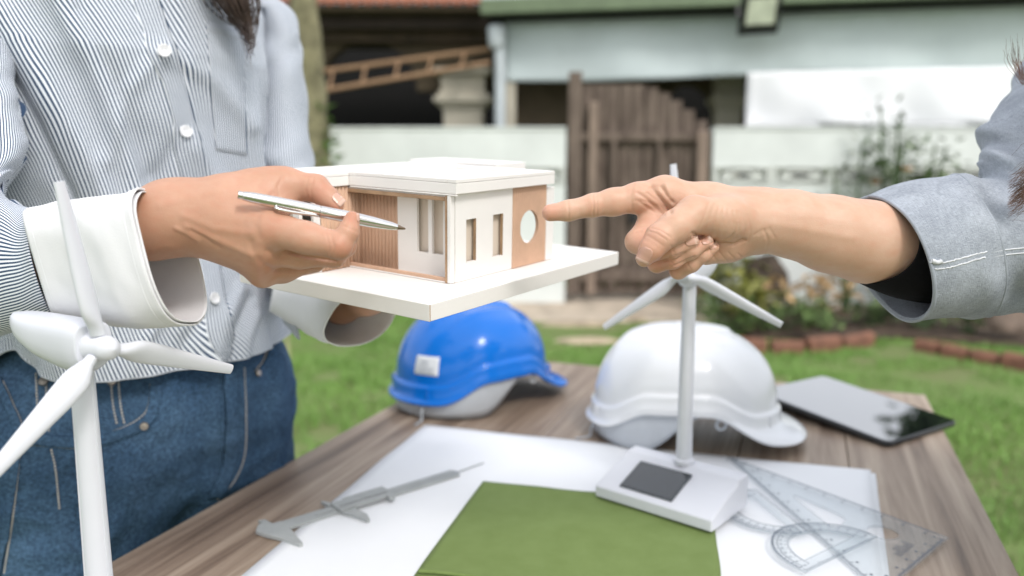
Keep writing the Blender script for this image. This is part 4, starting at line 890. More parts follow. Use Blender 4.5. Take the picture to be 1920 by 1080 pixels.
# rear and inside
hbox('rear_wall', (A1 + .004, B0 + .04, .0005), (A1 + .007, .222, HH), M_foam); hbox('left_wall', (LX0 + .0032, .2192, .0005), (A1 + .0038, .222, HH), M_foam)
hbox('side_window_card', (RX + .012, B0 + t + .0030, .002), (xw[4] - .002, B0 + t + .0042, HH - .001), M_inner); hbox('front_window_card', (RX + t + .0030, B0 + .012, .002), (RX + t + .0042, yb[5] - .002, HH - .001), M_inner); hbox('block_window_card', (LX0 + t + .003, YB + .008, .002), (LX0 + t + .0042, .216, HH - .001), M_inner)  # cards added close behind the openings to catch light, so rooms look lit
# roofs: trays with a raised edge
def tray(lo, hi, z0, z1, name, rim=.004, deep=.006):
    e_ = hbox(name, (lo[0], lo[1], z0), (hi[0], hi[1], z1 - deep), M_foam)
    for a, b in (((lo[0], lo[1]), (hi[0], lo[1] + rim)), ((lo[0], hi[1] - rim), (hi[0], hi[1])), ((lo[0], lo[1] + rim + .0002), (lo[0] + rim, hi[1] - rim - .0002)), ((hi[0] - rim, lo[1] + rim + .0002), (hi[0], hi[1] - rim - .0002))): hbox('parapet', (*a, z1 - deep + .0002), (*b, z1), M_foam, e_)
    return e_
z0r = HH + .0008; z1r = hloc(862, 336, 1, B0 - .006)[2]
tray((A0 - .006, B0 - .006), (A1 - .0005, YB - .004), z0r, z1r, 'roof', .010, .0035)
tray((LX0 - .008, YB - .0036), (A1 + .008, .226), z0r - .0004, z1r - .0006, 'block_roof', .010, .0035)
hbox('rear_parapet', (A1 + .0085, YB - .052, z0r), (A1 + .064, .226, z1r + .0025), M_foam); hbox('rear_block', (A1 + .0085, YB - .034, .0005), (A1 + .052, .220, z0r - .0005), M_foam)
# slats of the porch ceiling edge
hbox('eave_strip', (A0 - .0062, B0 - .0062, HH - .0008), (A0 - .0040, YB - .005, HH + .0004), M_foam)
# ---- pen
M_chrome = mat('brushed_steel', (.72, .70, .68), .20, .04, 60, metal=1.0)
pr_, pt_ = at(446, 365, .536), at(760, 429, .585); pd = pt_ - pr_; PL = np.linalg.norm(pd); pd /= PL; print('pen length', PL)
pen = empty('pen', pr_, 'slim silver ballpoint pen held between thumb and finger', 'pen')
ps = np.cross(pd, (0, 0, 1)); ps /= np.linalg.norm(ps); pu = np.cross(ps, pd); k = PL / .14
def penlathe(prof, name, m, par=pen): return MB().lathe([(max(r, 1e-5), z * k) for r, z in prof], 28, X=lambda p: pr_ + pd * p[2] + ps * p[0] + pu * p[1]).build(name, m, par, smooth=35)
penlathe([(0, 0), (.0026, 0), (.0028, .0008), (.0027, .004), (.0031, .0045), (.0038, .012), (.0042, .030), (.0044, .0648), (.0041, .0652), (0, .0652)], 'cap_barrel', M_chrome)
penlathe([(0, .0654), (.0041, .0654), (.0044, .0660), (.0044, .095), (.0040, .110), (.0030, .127), (.0022, .1325), (0, .1325)], 'barrel', M_chrome)
penlathe([(0, .1326), (.0021, .1326), (.0012, .1375), (.0006, .14), (0, .1402)], 'writing_tip', mat('pen_tip', (.30, .22, .16), .3, .1, 40, metal=1.0))
cd_ = -np.cross(pd, np.cross(pd, -ray(560, 390))); cd_ = -ray(560, 390); cd_ -= pd * (cd_ @ pd); cd_ /= np.linalg.norm(cd_); cd_ = cd_ * .75 - pu * .66; cd_ /= np.linalg.norm(cd_)
MB().tube(spline(np.array([pr_ + pd * .030 * k + cd_ * .0040, pr_ + pd * .0315 * k + cd_ * .0062, pr_ + pd * .045 * k + cd_ * .0064, pr_ + pd * .058 * k + cd_ * .0052, pr_ + pd * .0625 * k + cd_ * .0047]), 20), np.linspace(.0013, .0010, 20), 10).build('clip', M_chrome, pen, smooth=60)
# ================================================================== PEOPLE
def skin_material(name, col, col2, red):
    m = mat(name, col, .44, .1, 26, .10, 900, spec=.35, sss=.12, col2=col2); nt, b, L = nodes(m)
    va = nt.nodes.new('ShaderNodeVertexColor'); va.layer_name = 'flush'; mx = nt.nodes.new('ShaderNodeMixRGB'); mx.inputs['Color2'].default_value = (*red, 1)
    src = b.inputs['Base Color'].links[0].from_socket; L(src, mx.inputs['Color1']); L(va.outputs[0], mx.inputs[0]); L(mx.outputs[0], b.inputs['Base Color'])
    n3 = nt.nodes.new('ShaderNodeTexVoronoi'); n3.inputs['Scale'].default_value = 900; n3.feature = 'DISTANCE_TO_EDGE'
    tc = [x for x in nt.nodes if x.bl_idname == 'ShaderNodeTexCoord'][0]; L(tc.outputs['Object'], n3.inputs['Vector'])
    bp0 = [x for x in nt.nodes if x.bl_idname == 'ShaderNodeBump'][0]; b2 = nt.nodes.new('ShaderNodeBump'); b2.inputs['Strength'].default_value = .12; b2.inputs['Distance'].default_value = .0006
    L(n3.outputs['Distance'], b2.inputs['Height']); L(bp0.outputs[0], b2.inputs['Normal']); L(b2.outputs[0], b.inputs['Normal']); return m
M_skinA = skin_material('skin_tan', (.57, .33, .225), (.50, .27, .175), (.51, .20, .125))
M_skinB = skin_material('skin_fair', (.66, .435, .315), (.59, .365, .25), (.60, .27, .18))
M_nail = mat('nail', (.62, .36, .27), .25, .05, 60, spec=.5); M_nailtip = mat('nail_tip', (.66, .44, .34), .3, .03, 60); M_eye = mat('eye_white', (.75, .73, .70), .2, .02, 60)

def J(*a):
    """picture joints (x, y, depth, radius in px) -> points and radii in metres"""
    return [at(x, y, d) for x, y, d, r in a], [r * d / FPX for x, y, d, r in a]
def fine_part(chains, h, creases, flush):
    allp = [];
    for pts, k, km in chains: P_, r_ = J(*pts); allp += [(p, r) for p, r in zip(P_, r_)]
    lo = np.min([p - r for p, r in allp], 0) - .006; hi = np.max([p + r for p, r in allp], 0) + .006; B = Blob(lo, hi, h)
    for pts, k, km in chains: P_, r_ = J(*pts); B.chain(P_, r_, k, km)
    V, Fc = B.mesh(); N = vnormals(V, Fc); 
    for _ in range(1):                                            # relax the voxel steps a little
        acc = np.zeros_like(V); cnt = np.zeros(len(V))
        for a in range(4):
            np.add.at(acc, Fc[:, a], V[Fc[:, (a + 1) % 4]] + V[Fc[:, a - 1]]); np.add.at(cnt, Fc[:, a], 2)
        V = V * .45 + acc / cnt[:, None] * .55
    N = vnormals(V, Fc); Q = pix(V); view = V - EYE; view /= np.linalg.norm(view, axis=1)[:, None]; face = np.clip(-(N * view).sum(1) * 2.0 + .1, 0, 1)
    disp = np.zeros(len(V))
    for poly, w, amp, zr in creases:
        d = polydist(Q[:, :2], poly); ok = (Q[:, 2] > zr[0]) & (Q[:, 2] < zr[1]) if zr else True
        disp += amp * np.exp(-(d / w) ** 2) * face * ok
    V = V + N * disp[:, None]
    C_ = np.zeros(len(V))
    for x, y, r, s in flush: C_ += s * np.exp(-((Q[:, 0] - x) ** 2 + (Q[:, 1] - y) ** 2) / r ** 2)
    return V, Fc, np.clip(C_ + .16 * np.abs(wob(V, .016, 5)), 0, 1)
def body_object(name, parts, m, parent):
    V = np.vstack([p[0] for p in parts]); o = 0; Fs = []; C_ = []
    for p in parts: Fs.append(p[1] + o); o += len(p[0]); C_.append(p[2])
    Fs = np.vstack(Fs); C_ = np.concatenate(C_); me = bpy.data.meshes.new(name)
    me.vertices.add(len(V)); me.vertices.foreach_set('co', V.astype(np.float32).ravel()); me.loops.add(len(Fs) * 4); me.loops.foreach_set('vertex_index', Fs.astype(np.int32).ravel())
    me.polygons.add(len(Fs)); me.polygons.foreach_set('loop_start', np.arange(0, len(Fs) * 4, 4, dtype=np.int32)); me.update(calc_edges=True); me.validate()
    me.polygons.foreach_set('use_smooth', [True] * len(me.polygons)); ca = me.color_attributes.new('flush', 'FLOAT_COLOR', 'POINT')
    cc_ = np.ones((len(V), 4), np.float32); cc_[:, :3] = C_[:, None]; ca.data.foreach_set('color', cc_.ravel()); me.materials.append(m)
    ob = bpy.data.objects.new(name, me); COL.objects.link(ob); setp(ob, parent); return ob
def nail(bv, c, axis, w, l, parent, tip=.22, lift=.0001, m=M_nail):
    """curved nail plate laid on the finger; c centre px, axis: unit direction towards the finger end (px), w,l half sizes px"""
    ax = np.array(axis, float); ax /= np.linalg.norm(ax); sd = np.array([-ax[1], ax[0]]); n_ = 11; P_ = []
    for j in range(n_):
        for i in range(n_):
            u, v = 2 * i / (n_ - 1) - 1, 2 * j / (n_ - 1) - 1; ww = w * (1 - .10 * abs(v) ** 3) * (math.sqrt(max(1 - max(-v - .35, 0) ** 2 / .5, .12))); P_.append(np.array(c) + sd * u * ww + ax * v * l)
    out = []
    for p in P_:
        v = ray(*p); hit, no, _, _ = bv.ray_cast(Vector(EYE), Vector(v).normalized()); out.append((np.array(hit), np.array(no)) if hit is not None else None)
    good = [o for o in out if o is not None]; mn = np.mean([o[1] for o in good], 0); mn /= np.linalg.norm(mn); mp = np.mean([o[0] for o in good], 0)
    V = []
    for o, p in zip(out, P_):
        q = o[0] if o is not None else None
        if q is None or abs((q - mp) @ mn) > .006: v = ray(*p); q = EYE + v * (((mp - EYE) @ mn) / (v @ mn))
        V.append(q + mn * lift)
    V = np.array(V).reshape(n_, n_, 3)
    for _ in range(2): V[1:-1, 1:-1] = (V[1:-1, 1:-1] + V[:-2, 1:-1] + V[2:, 1:-1] + V[1:-1, :-2] + V[1:-1, 2:]) / 5
    o = link('fingernail', V.reshape(-1, 3), grid_faces(n_, n_), m, parent, smooth=180, mats=[M_nailtip]); k = int((n_ - 1) * (1 - tip)); o.data.polygons.foreach_set('material_index', [1 if (i // (n_ - 1)) >= k else 0 for i in range(len(o.data.polygons))]); solid(o, .0005, 0); return o

# ---- cloth tubes: each ring is given by its two outline points and the point nearest the camera
def rings_loft(rings, nr, nc, fold=None, seed=0, pw=1.0):
    """rings: (p1, p2, pn, d, dn): p1,p2 picture outline points at depth d, pn nearest point at depth dn"""
    K = np.array([np.concatenate([at(*r[0], r[3]), at(*r[1], r[3]), at(*r[2], r[4])] if len(r) == 5 else r) for r in rings]); S = spline(K, nr); V = np.zeros((nr, nc, 3)); th = np.linspace(0, 2 * math.pi, nc, endpoint=False)
    for i in range(nr):
        p1, p2, pn = S[i, :3], S[i, 3:6], S[i, 6:]; c = (p1 + p2) / 2; a = (p1 - p2) / 2; b = pn - c
        sg = lambda x: np.sign(x) * np.abs(x) ** pw; V[i] = c + sg(np.cos(th))[:, None] * a + sg(np.sin(th))[:, None] * b
    cen = V.mean(1); ln = np.concatenate([[0], np.cumsum(np.linalg.norm(np.diff(cen, axis=0), axis=1))]); per = np.linalg.norm(np.diff(np.concatenate([V, V[:, :1]], 1), axis=1), axis=2).sum(1).mean()
    uv = np.zeros((nr, nc, 2)); uv[..., 0] = th[None] / (2 * math.pi) * per; uv[..., 1] = ln[:, None]
    if fold is not None: V += (V - cen[:, None]) / (np.linalg.norm(V - cen[:, None], axis=2)[..., None] + 1e-9) * fold(uv[..., 0], uv[..., 1], th[None] + 0 * uv[..., 0])[..., None]
    return V, uv
def loft_obj(name, V, uv, m, parent, thick=0, smooth=180):
    nr, nc, _ = V.shape; V2 = np.concatenate([V, V[:, :1]], 1); per = uv[0, 1, 0] * nc; u2 = np.concatenate([uv, uv[:, :1] + [per, 0]], 1)
    o = link(name, V2.reshape(-1, 3), grid_faces(nc + 1, nr), m, parent, smooth=smooth, uv=u2.reshape(-1, 2))
    if thick: solid(o, thick, 0)
    return o
def stripes_material():
    m = bpy.data.materials.new('striped_cotton'); m.use_nodes = True; nt, b, L = nodes(m); uvn = nt.nodes.new('ShaderNodeUVMap'); sp = nt.nodes.new('ShaderNodeSeparateXYZ'); L(uvn.outputs[0], sp.inputs[0])
    mu = nt.nodes.new('ShaderNodeMath'); mu.operation = 'MULTIPLY'; mu.inputs[1].default_value = 2 * math.pi / .0038; L(sp.outputs['X'], mu.inputs[0])
    si = nt.nodes.new('ShaderNodeMath'); si.operation = 'SINE'; L(mu.outputs[0], si.inputs[0]); mr = nt.nodes.new('ShaderNodeMapRange'); mr.inputs['From Min'].default_value = -.14; mr.inputs['From Max'].default_value = .20; L(si.outputs[0], mr.inputs['Value'])
    cx = nt.nodes.new('ShaderNodeMixRGB'); cx.inputs['Color1'].default_value = (.80, .83, .87, 1); cx.inputs['Color2'].default_value = (.035, .066, .125, 1); L(mr.outputs[0], cx.inputs[0]); L(cx.outputs[0], b.inputs['Base Color'])
    b.inputs['Roughness'].default_value = .85; b.inputs['Specular IOR Level'].default_value = .2; b.inputs['Sheen Weight'].default_value = .1
    tc = nt.nodes.new('ShaderNodeTexCoord'); n_ = nt.nodes.new('ShaderNodeTexNoise'); n_.inputs['Scale'].default_value = 700; L(tc.outputs['Object'], n_.inputs['Vector']); bp = nt.nodes.new('ShaderNodeBump'); bp.inputs['Strength'].default_value = .15; bp.inputs['Distance'].default_value = .001; L(n_.outputs['Fac'], bp.inputs['Height']); L(bp.outputs[0], b.inputs['Normal']); return m
M_stripe = stripes_material()
M_cuff = mat('white_cotton', (.78, .775, .78), .85, .015, 20, .10, 900, spec=.2)
M_button = mat('shirt_button', (.78, .78, .79), .3, .02, 30)

# frames: person A faces the table, three-quarter to the camera
OA = np.array([-.474, .985, 0]); fA = np.array([.80, -.60, 0]); rA = np.array([fA[1], -fA[0], 0]); 
def bodyA(x, y, z): return OA + rA * x + fA * y + np.array([0, 0, z])
PA = empty('person', bodyA(0, 0, 0), 'person in striped white shirt and blue jeans holding a pen and the model house', 'person')

# ---- A: shirt torso, loft of body sections
ZT = [.86, .92, 1.0, 1.10, 1.20, 1.28, 1.35, 1.41, 1.45, 1.475]
HW = [.184, .178, .168, .168, .178, .186, .190, .178, .120, .062]
HD = [.150, .146, .134, .126, .136, .146, .136, .112, .080, .060]
CYo = [.0, .0, .004, .008, .012, .010, .0, -.012, -.02, -.02]
CXo = [0, 0, .0, .0, .0, .0, .0, .0, .0, .0]
def torso(th, z):
    hw, hd, cy = np.interp(z, ZT, HW), np.interp(z, ZT, HD), np.interp(z, ZT, CYo); c, s = np.cos(th), np.sin(th)
    x = hw * np.sign(c) * np.abs(c) ** .86; y = hd * np.sign(s) * np.abs(s) ** .9 + cy
    return x, y
nu, nv = 420, 300; th = np.linspace(0, 2 * math.pi, nu + 1); V = np.zeros((nv, nu + 1, 3)); UVs = np.zeros((nv, nu + 1, 2)); per = 1.02
hem = .896 + .020 * np.clip(np.cos(2 * (th - math.pi / 2)) * -1, -1, 1) * .6
hem = .932 - .006 * np.clip(np.sin(th), 0, 1) ** 2 + .030 * np.exp(-((th - .30) / .22) ** 2) + .010 * np.exp(-((th - math.pi + .30) / .22) ** 2) - .02 * np.clip(-np.sin(th), 0, 1)
for j in range(nv):
    q = j / (nv - 1); z = hem + (1.475 - hem) * q; x, y = torso(th, z); UV0 = np.stack([th * per / (2 * math.pi), z], 1)
    # folds: soft diagonal drags from the raised arms, vertical gathers at the hem, small crumples
    front = np.clip(np.sin(th), 0, 1)
    w1 = wob(np.stack([UV0[:, 0] * 1.0 + (z - 1.1) * .45, (z + .35 * UV0[:, 0]) * .22], 1), .10, 21, 2); w2 = wob(np.stack([UV0[:, 0], z * .18], 1), .055, 23, 2); w3 = wob(np.stack([UV0[:, 0], z], 1), .10, 25, 2)
    lowr = np.clip((1.02 - z) / .14, 0, 1); off = .0062 * w1 + .0030 * w2 * (.25 + lowr) + .0012 * w3 + .008 * lowr * np.exp(-((z - .99) / .05) ** 2)
    off += .010 * np.exp(-(((th - 2.15) - (z - 1.15) * -2.2) / .13) ** 2) * np.clip((1.32 - z) / .2, 0, 1) - .006 * np.exp(-(((th - 2.42) - (z - 1.15) * -2.2) / .12) ** 2)
    r_ = np.hypot(x, y) + 1e-6; x2 = x * (1 + off / r_); y2 = y * (1 + off / r_)
    P_ = OA + x2[:, None] * rA + y2[:, None] * fA; lean = np.clip((z - .95) / .5, 0, 1); P_ = P_ + (rA * -.008 + fA * -.035)[None] * lean[:, None]
    P_[:, 2] = z; V[j] = P_; UVs[j] = np.stack([UV0[:, 0] + .010 * wob(np.stack([UV0[:, 0], z * .7], 1), .34, 31, 1) + .0009 * wob(UV0 * [1, .6], .09, 33, 1) + .30 * (z - 1.1), z], 1)
V[:, -1] = V[:, 0]
_du = np.gradient(V, axis=1); _dv = np.gradient(V, axis=0); NT = np.cross(_du, _dv); NT /= np.linalg.norm(NT, axis=2)[..., None] + 1e-12
_out = V - V.mean(1, keepdims=True); NT *= np.sign((NT * _out).sum(2))[..., None]; QT = pix(V.reshape(-1, 3)); fc = np.clip(-(NT * (V - EYE)).sum(2).ravel() / .9 * 2, 0, 1); dsp = np.zeros(len(QT))
for poly, w_, am in [([(10, 30), (80, 150), (170, 310), (235, 480), (250, 560)], 26, .011), ([(0, 120), (60, 230), (140, 390), (190, 560)], 20, -.009), ([(110, -10), (190, 150), (250, 330), (285, 500)], 24, .007), ([(150, 20), (225, 180), (275, 330)], 16, -.005),
        ([(345, 250), (300, 330), (280, 470)], 20, -.006), ([(352, 255), (400, 330), (470, 420)], 18, .006), ([(310, 100), (400, 150), (470, 235)], 18, .006), ([(300, 100), (240, 170), (200, 300)], 16, .004), ([(365, 400), (430, 450), (485, 520)], 16, -.006),
        ([(398, 690), (420, 610), (450, 540)], 12, .006), ([(430, 690), (445, 620), (470, 560)], 9, -.006), ([(455, 690), (465, 630), (482, 590)], 8, .005), ([(330, 700), (350, 640), (390, 590)], 14, -.005), ([(150, 700), (165, 650), (200, 600)], 14, .005), ([(250, 700), (262, 650), (300, 600)], 12, .004), ([(60, 700), (75, 640), (80, 600)], 14, -.004)]:
    dsp += am * np.exp(-(polydist(QT[:, :2], poly) / w_) ** 2)
V = V + NT * (dsp * fc).reshape(V.shape[:2])[..., None]; V[:, -1] = V[:, 0]
shA = link('shirt', V.reshape(-1, 3), grid_faces(nu + 1, nv), M_stripe, PA, smooth=180, uv=UVs.reshape(-1, 2)); solid(shA, .0012, 0)
BVs = bvh_of(shA); tor_grid = V

# ---- A: sleeves
def foldA(seed, amp, fr=.05):
    def f(u, v, th): P_ = np.stack([u.ravel() * .45 + v.ravel() * .35, v.ravel() - .3 * u.ravel()], 1); return (amp * wob(P_, fr, seed, 2)).reshape(u.shape)
    return f
Z_ = np.array([0, 0, 1.0]); NEAR = np.array([.35, -.93, 0])
def sleeve_head(fn, x_out, x_in):
    c, c2 = fn(x_out, -.035, 1.365), fn(x_in, -.03, 1.36); return [(c - Z_ * .062, c + Z_ * .050, c + NEAR * .062), (c2 - Z_ * .055, c2 + Z_ * .030, c2 + NEAR * .055)]
slR = [((62, 398), (108, 588), (60, 490), .615, .575), ((30, 376), (40, 622), (20, 500), .635, .585), ((2, 352), (-90, 668), (-60, 500), .665, .60), ((20, 330), (-210, 610), (-110, 440), .70, .625), ((46, 288), (-240, 430), (-100, 330), .735, .66), ((30, 190), (-235, 250), (-100, 200), .785, .705), ((2, 60), (-225, 80), (-110, 60), .84, .765)] + sleeve_head(bodyA, .172, .10)
Vs, uvs = rings_loft(slR, 150, 130, foldA(41, .0062, .12)); loft_obj('sleeve', Vs, uvs, M_stripe, PA, .0012)
slL = [((452, 556), (512, 592), (486, 578), .97, .93), ((470, 500), (545, 610), (505, 565), 1.02, .96), ((478, 440), (590, 520), (530, 480), 1.06, .99), ((470, 345), (592, 400), (530, 370), 1.085, 1.015), ((466, 270), (586, 290), (525, 280), 1.09, 1.025), ((476, 130), (566, 135), (520, 130), 1.10, 1.04), ((472, 20), (546, 20), (510, 20), 1.11, 1.055)] + sleeve_head(bodyA, -.165, -.10)
# forearm part of the left sleeve runs under the base towards the camera
slL2 = [((538, 530), (560, 625), (550, 590), .90, .86), ((505, 500), (535, 605), (520, 565), .97, .92), ((490, 440), (560, 560), (520, 520), 1.04, .985)] + slL[3:]
Vs, uvs = rings_loft(slL2, 130, 110, foldA(47, .005, .11)); loft_obj('sleeve', Vs, uvs, M_stripe, PA, .0012)
# cuffs
cfR = [((48, 394), (106, 592), (66, 492), .612, .570), ((130, 380), (190, 600), (140, 490), .598, .553), ((215, 367), (275, 604), (205, 490), .583, .538), ((288, 357), (352, 602), (264, 468), .567, .530)]
def cuff_fold(u, v, th):
    P_ = np.stack([u.ravel(), v.ravel()], 1); rd = lambda x: 1 - np.abs(x)
    return (.0030 * wob(P_ * [1, .45], .12, 53, 1) + .0013 * rd(np.clip(wob(P_ * [.6, 1], .11, 55, 1), -1, 1)) + .0005 * wob(P_, .045, 54, 2)).reshape(u.shape)
Vs, uvs = rings_loft(cfR, 60, 140, cuff_fold, pw=.66); cuR = loft_obj('cuff', Vs, uvs, M_cuff, PA, .0012)
cen_ = Vs.mean(1, keepdims=True); Vi = (cen_ + (Vs - cen_) * .955)[2:]; Vi = Vi + (at(291, 470, .565) - at(285, 470, .565)); loft_obj('cuff_lining', Vi, uvs[2:], M_cuff, PA, .0008)
def rim(Vrow, r, m, par, name='hem'): MB().tube(np.vstack([Vrow, Vrow[:1]]), r, 6, caps=False).build(name, m, par, smooth=80)
rim(Vs[-1], .0008, M_cuff, cuR); rim(Vs[-6] + (Vs[-6] - Vs[-6].mean(0)) * .012, .00035, M_button, cuR, 'stitching'); rim(Vs[3] + (Vs[3] - Vs[3].mean(0)) * .012, .00035, M_button, cuR, 'stitching')
cfL = [((520, 520), (520, 585), (518, 560), .93, .90), ((575, 525), (575, 612), (560, 580), .885, .85), ((640, 530), (632, 640), (600, 595), .84, .80), ((705, 545), (672, 642), (622, 600), .81, .775)]
cfL = [((515, 522), (505, 582), (510, 556), .93, .895), ((575, 527), (560, 612), (560, 578), .885, .845), ((640, 532), (612, 634), (600, 590), .845, .800), ((706, 548), (655, 643), (618, 598), .815, .775)]
Vs, uvs = rings_loft(cfL, 50, 90, cuff_fold, pw=.8); cuL = loft_obj('cuff', Vs, uvs, M_cuff, PA, .0012); rim(Vs[-1], .0008, M_cuff, cuL)

# ---- A: shirt details laid on the cloth
def ribbon(bv, pts, w, lift, n, name, m, parent, thick=.0012, uvx=None, side=None):
    P_, N_ = drape(bv, pts, lift, n)
    if len(P_) < 4: return None
    T_ = np.gradient(P_, axis=0); T_ /= np.linalg.norm(T_, axis=1)[:, None]; S_ = np.cross(T_, N_); V = []; uv = []; L_ = 0
    for i in range(len(P_)):
        for k_ in range(7):
            q = k_ / 6 - .5; p = P_[i] + S_[i] * w * q; v = p - EYE; hit, no, _, _ = bv.ray_cast(Vector(EYE), Vector(v).normalized())
            if hit is not None and np.linalg.norm(np.array(hit) - p) < .02: p = np.array(hit) + N_[i] * lift
            V.append(p); uv.append((q * w, i * .005))
    o = link(name, V, grid_faces(7, len(P_)), m, parent, smooth=180, uv=uv); solid(o, thick, 0); return o
plk = [(262, -25), (292, 60), (322, 150), (346, 245), (368, 360), (392, 500), (408, 600), (424, 684)]
ribbon(BVs, plk, .030, .0013, 70, 'placket', M_stripe, shA)
def on_cloth(px, py, lift=.0): P_, N_ = drape(BVs, [(px, py)], lift); return P_[0], N_[0]
for bx_, by_ in ((307, 97), (346, 248), (372, 400), (398, 560)):
    c, n_ = on_cloth(bx_, by_, .0034); a = np.cross(n_, (0, 0, 1)); a /= np.linalg.norm(a); b_ = np.cross(n_, a); X = lambda p: c + a * p[0] + b_ * p[1] + n_ * p[2]
    bt = MB().lathe([(0, 0), (.0066, 0), (.0072, .0008), (.0070, .0021), (.0060, .0024), (.0052, .0016), (0, .0013)], 24, X=X).build('button', M_button, shA, smooth=45)
    for sx in (-1, 1):
        for sy in (-1, 1): MB().lathe([(0, .0003), (.00075, .0003), (.00075, 0)], 8, X=lambda p: X(p + np.array([sx * .0016, sy * .0016, .0014]))).build('thread_hole', mat('thread', (.45, .46, .48), .8, .05, 50) if 'thread' not in bpy.data.materials else bpy.data.materials['thread'], shA)
# chest pocket: a patch of cloth on the cloth
def quad_patch(bv, corners, n_, lift, name, m, parent, uvfrom=None, thick=.0010):
    A, B, Cc, D = [np.array(c, float) for c in corners]; V = []; uv = []
    for j in range(n_):
        for i in range(n_):
            u, v = i / (n_ - 1), j / (n_ - 1); p = A * (1 - u) * (1 - v) + B * u * (1 - v) + Cc * u * v + D * (1 - u) * v; v_ = ray(*p); hit, no, _, _ = bv.ray_cast(Vector(EYE), Vector(v_).normalized())
            if hit is None: hit = Vector(at(*p, 1.0)); no = Vector(-v_)
            no = np.array(no); no = no if no @ v_ < 0 else -no; V.append(np.array(hit) + no * lift); uv.append((u * .056, v * .12))
    o = link(name, V, grid_faces(n_, n_), m, parent, smooth=180, uv=uv); solid(o, thick, 0); return o
quad_patch(BVs, [(385, 40), (455, 60), (462, 292), (404, 282)], 26, .0010, 'pocket', M_stripe, shA)
M_thread = bpy.data.materials['thread']
for pts in ([(404, 280), (432, 285), (462, 290)], [(385, 40), (396, 170), (404, 282)], [(386, 58), (420, 66), (456, 78)]):
    P_, N_ = drape(BVs, pts, .0016, 40); MB().tube(P_, .0004, 5).build('stitching', M_thread, shA, smooth=80)
hemr = V = tor_grid[3]; MB().tube(tor_grid[0], .0012, 6, caps=False).build('hem', M_stripe, shA, smooth=80)

# ---- A: jeans
def jeans_material():
    m = mat('denim', (.092, .175, .29), .85, .25, 9, .4, 350, spec=.2, col2=(.036, .085, .165)); nt, b, L = nodes(m); tc = [x for x in nt.nodes if x.bl_idname == 'ShaderNodeTexCoord'][0]
    wv = nt.nodes.new('ShaderNodeTexWave'); wv.inputs['Scale'].default_value = 330; wv.inputs['Distortion'].default_value = 3; wv.inputs['Detail'].default_value = 2; mp = nt.nodes.new('ShaderNodeMapping'); mp.inputs['Rotation'].default_value = (R(20), R(35), R(40)); L(tc.outputs['Object'], mp.inputs[0]); L(mp.outputs[0], wv.inputs[0])
    src = b.inputs['Base Color'].links[0].from_socket; mx = nt.nodes.new('ShaderNodeMixRGB'); mx.blend_type = 'MULTIPLY'; mx.inputs[0].default_value = .6; L(src, mx.inputs[1]); L(wv.outputs['Color'], mx.inputs[2])
    n2 = nt.nodes.new('ShaderNodeTexNoise'); n2.inputs['Scale'].default_value = 260; n2.inputs['Detail'].default_value = 3; L(tc.outputs['Object'], n2.inputs['Vector']); mx2 = nt.nodes.new('ShaderNodeMixRGB'); mx2.blend_type = 'OVERLAY'; mx2.inputs[0].default_value = .95; L(mx.outputs[0], mx2.inputs[1]); L(n2.outputs['Fac'], mx2.inputs[2]); L(mx2.outputs[0], b.inputs['Base Color']); return m
M_denim = jeans_material()
def legs_blob(fn, h, zlo=.03):
    pts = np.array([fn(x, y, z) for x in (-.3, .3) for y in (-.25, .25) for z in (zlo - .04, 1.04)]); B = Blob(pts.min(0), pts.max(0), h); return B
def jeans_of(fn, fwd, right, h=.0055, g=1.0):
    B = legs_blob(fn, h); Mx = np.stack([right, fwd, np.array([0, 0, 1.])], 1)
    B.ell(fn(0, -.002, .88), (.166 * g, .120 * g, .115), .05, Mx); B.ell(fn(0, -.02, .83), (.194 * g, .124 * g, .13), .05, Mx); B.ell(fn(0, 0, .95), (.145, .102, .06), .03, Mx)
    for s in (-1, 1): B.chain([fn(s * .092, 0, .84), fn(s * .097, .012, .66), fn(s * .098, .02, .46), fn(s * .10, .0, .06)], [.102 * g, .092, .070, .064], .03, .035)
    V, Fc = B.mesh(); N = vnormals(V, Fc); V = V + N * (.0035 * wob(V * [1, 1, .8], .10, 61, 2) + .0035 * (1 - np.abs(np.clip(wob(V * [.8, .8, 1.2], .11, 65, 2), -1, 1))) + .0008 * wob(V, .035, 63, 2))[:, None]; return V, Fc, np.zeros(len(V))
V, Fc, _ = jeans_of(bodyA, fA, rA, g=1.04); jeA = link('jeans', V, Fc, M_denim, PA, smooth=180); BVj = bvh_of(jeA)
M_stitch = mat('jeans_thread', (.55, .52, .48), .8, .1, 80); M_rivet = mat('rivet', (.42, .37, .32), .35, .15, 80, metal=.9)
def seam(pts, r=.0013, n=60, dash=True, m=M_stitch, lift=.0004, parent=jeA):
    P_, N_ = drape(BVj, pts, lift, n)
    if len(P_) < 3: return
    if not dash: MB().tube(P_, r, 6).build('seam', m, parent, smooth=80); return
    mb = MB(); L_ = np.concatenate([[0], np.cumsum(np.linalg.norm(np.diff(P_, axis=0), axis=1))]); q = 0
    while q < L_[-1] - .003:
        seg = [np.array([np.interp(t_, L_, P_[:, a]) for a in range(3)]) for t_ in (q, q + .0012, q + .0024)]; mb.tube(seg, r * .8, 5); q += .0036
    o = mb.build('stitching', m, parent, smooth=80); o['kind'] = 'stuff'
def fold_seam(pts, w=.010, n=60, lift=.0022, name='pocket_facing', parent=jeA): return ribbon(BVj, pts, w, lift, n, name, M_denim, parent, .0016)
fold_seam([(42, 820), (100, 826), (165, 828), (225, 812), (272, 790), (288, 758), (292, 706)], .012)
for off in (-9, 9): seam([(44, 823 + off), (100, 828 + off), (165, 830 + off), (225, 813 + off), (270 + off * .5, 788 + off * .8), (288 + off, 756), (292 + off, 706)])
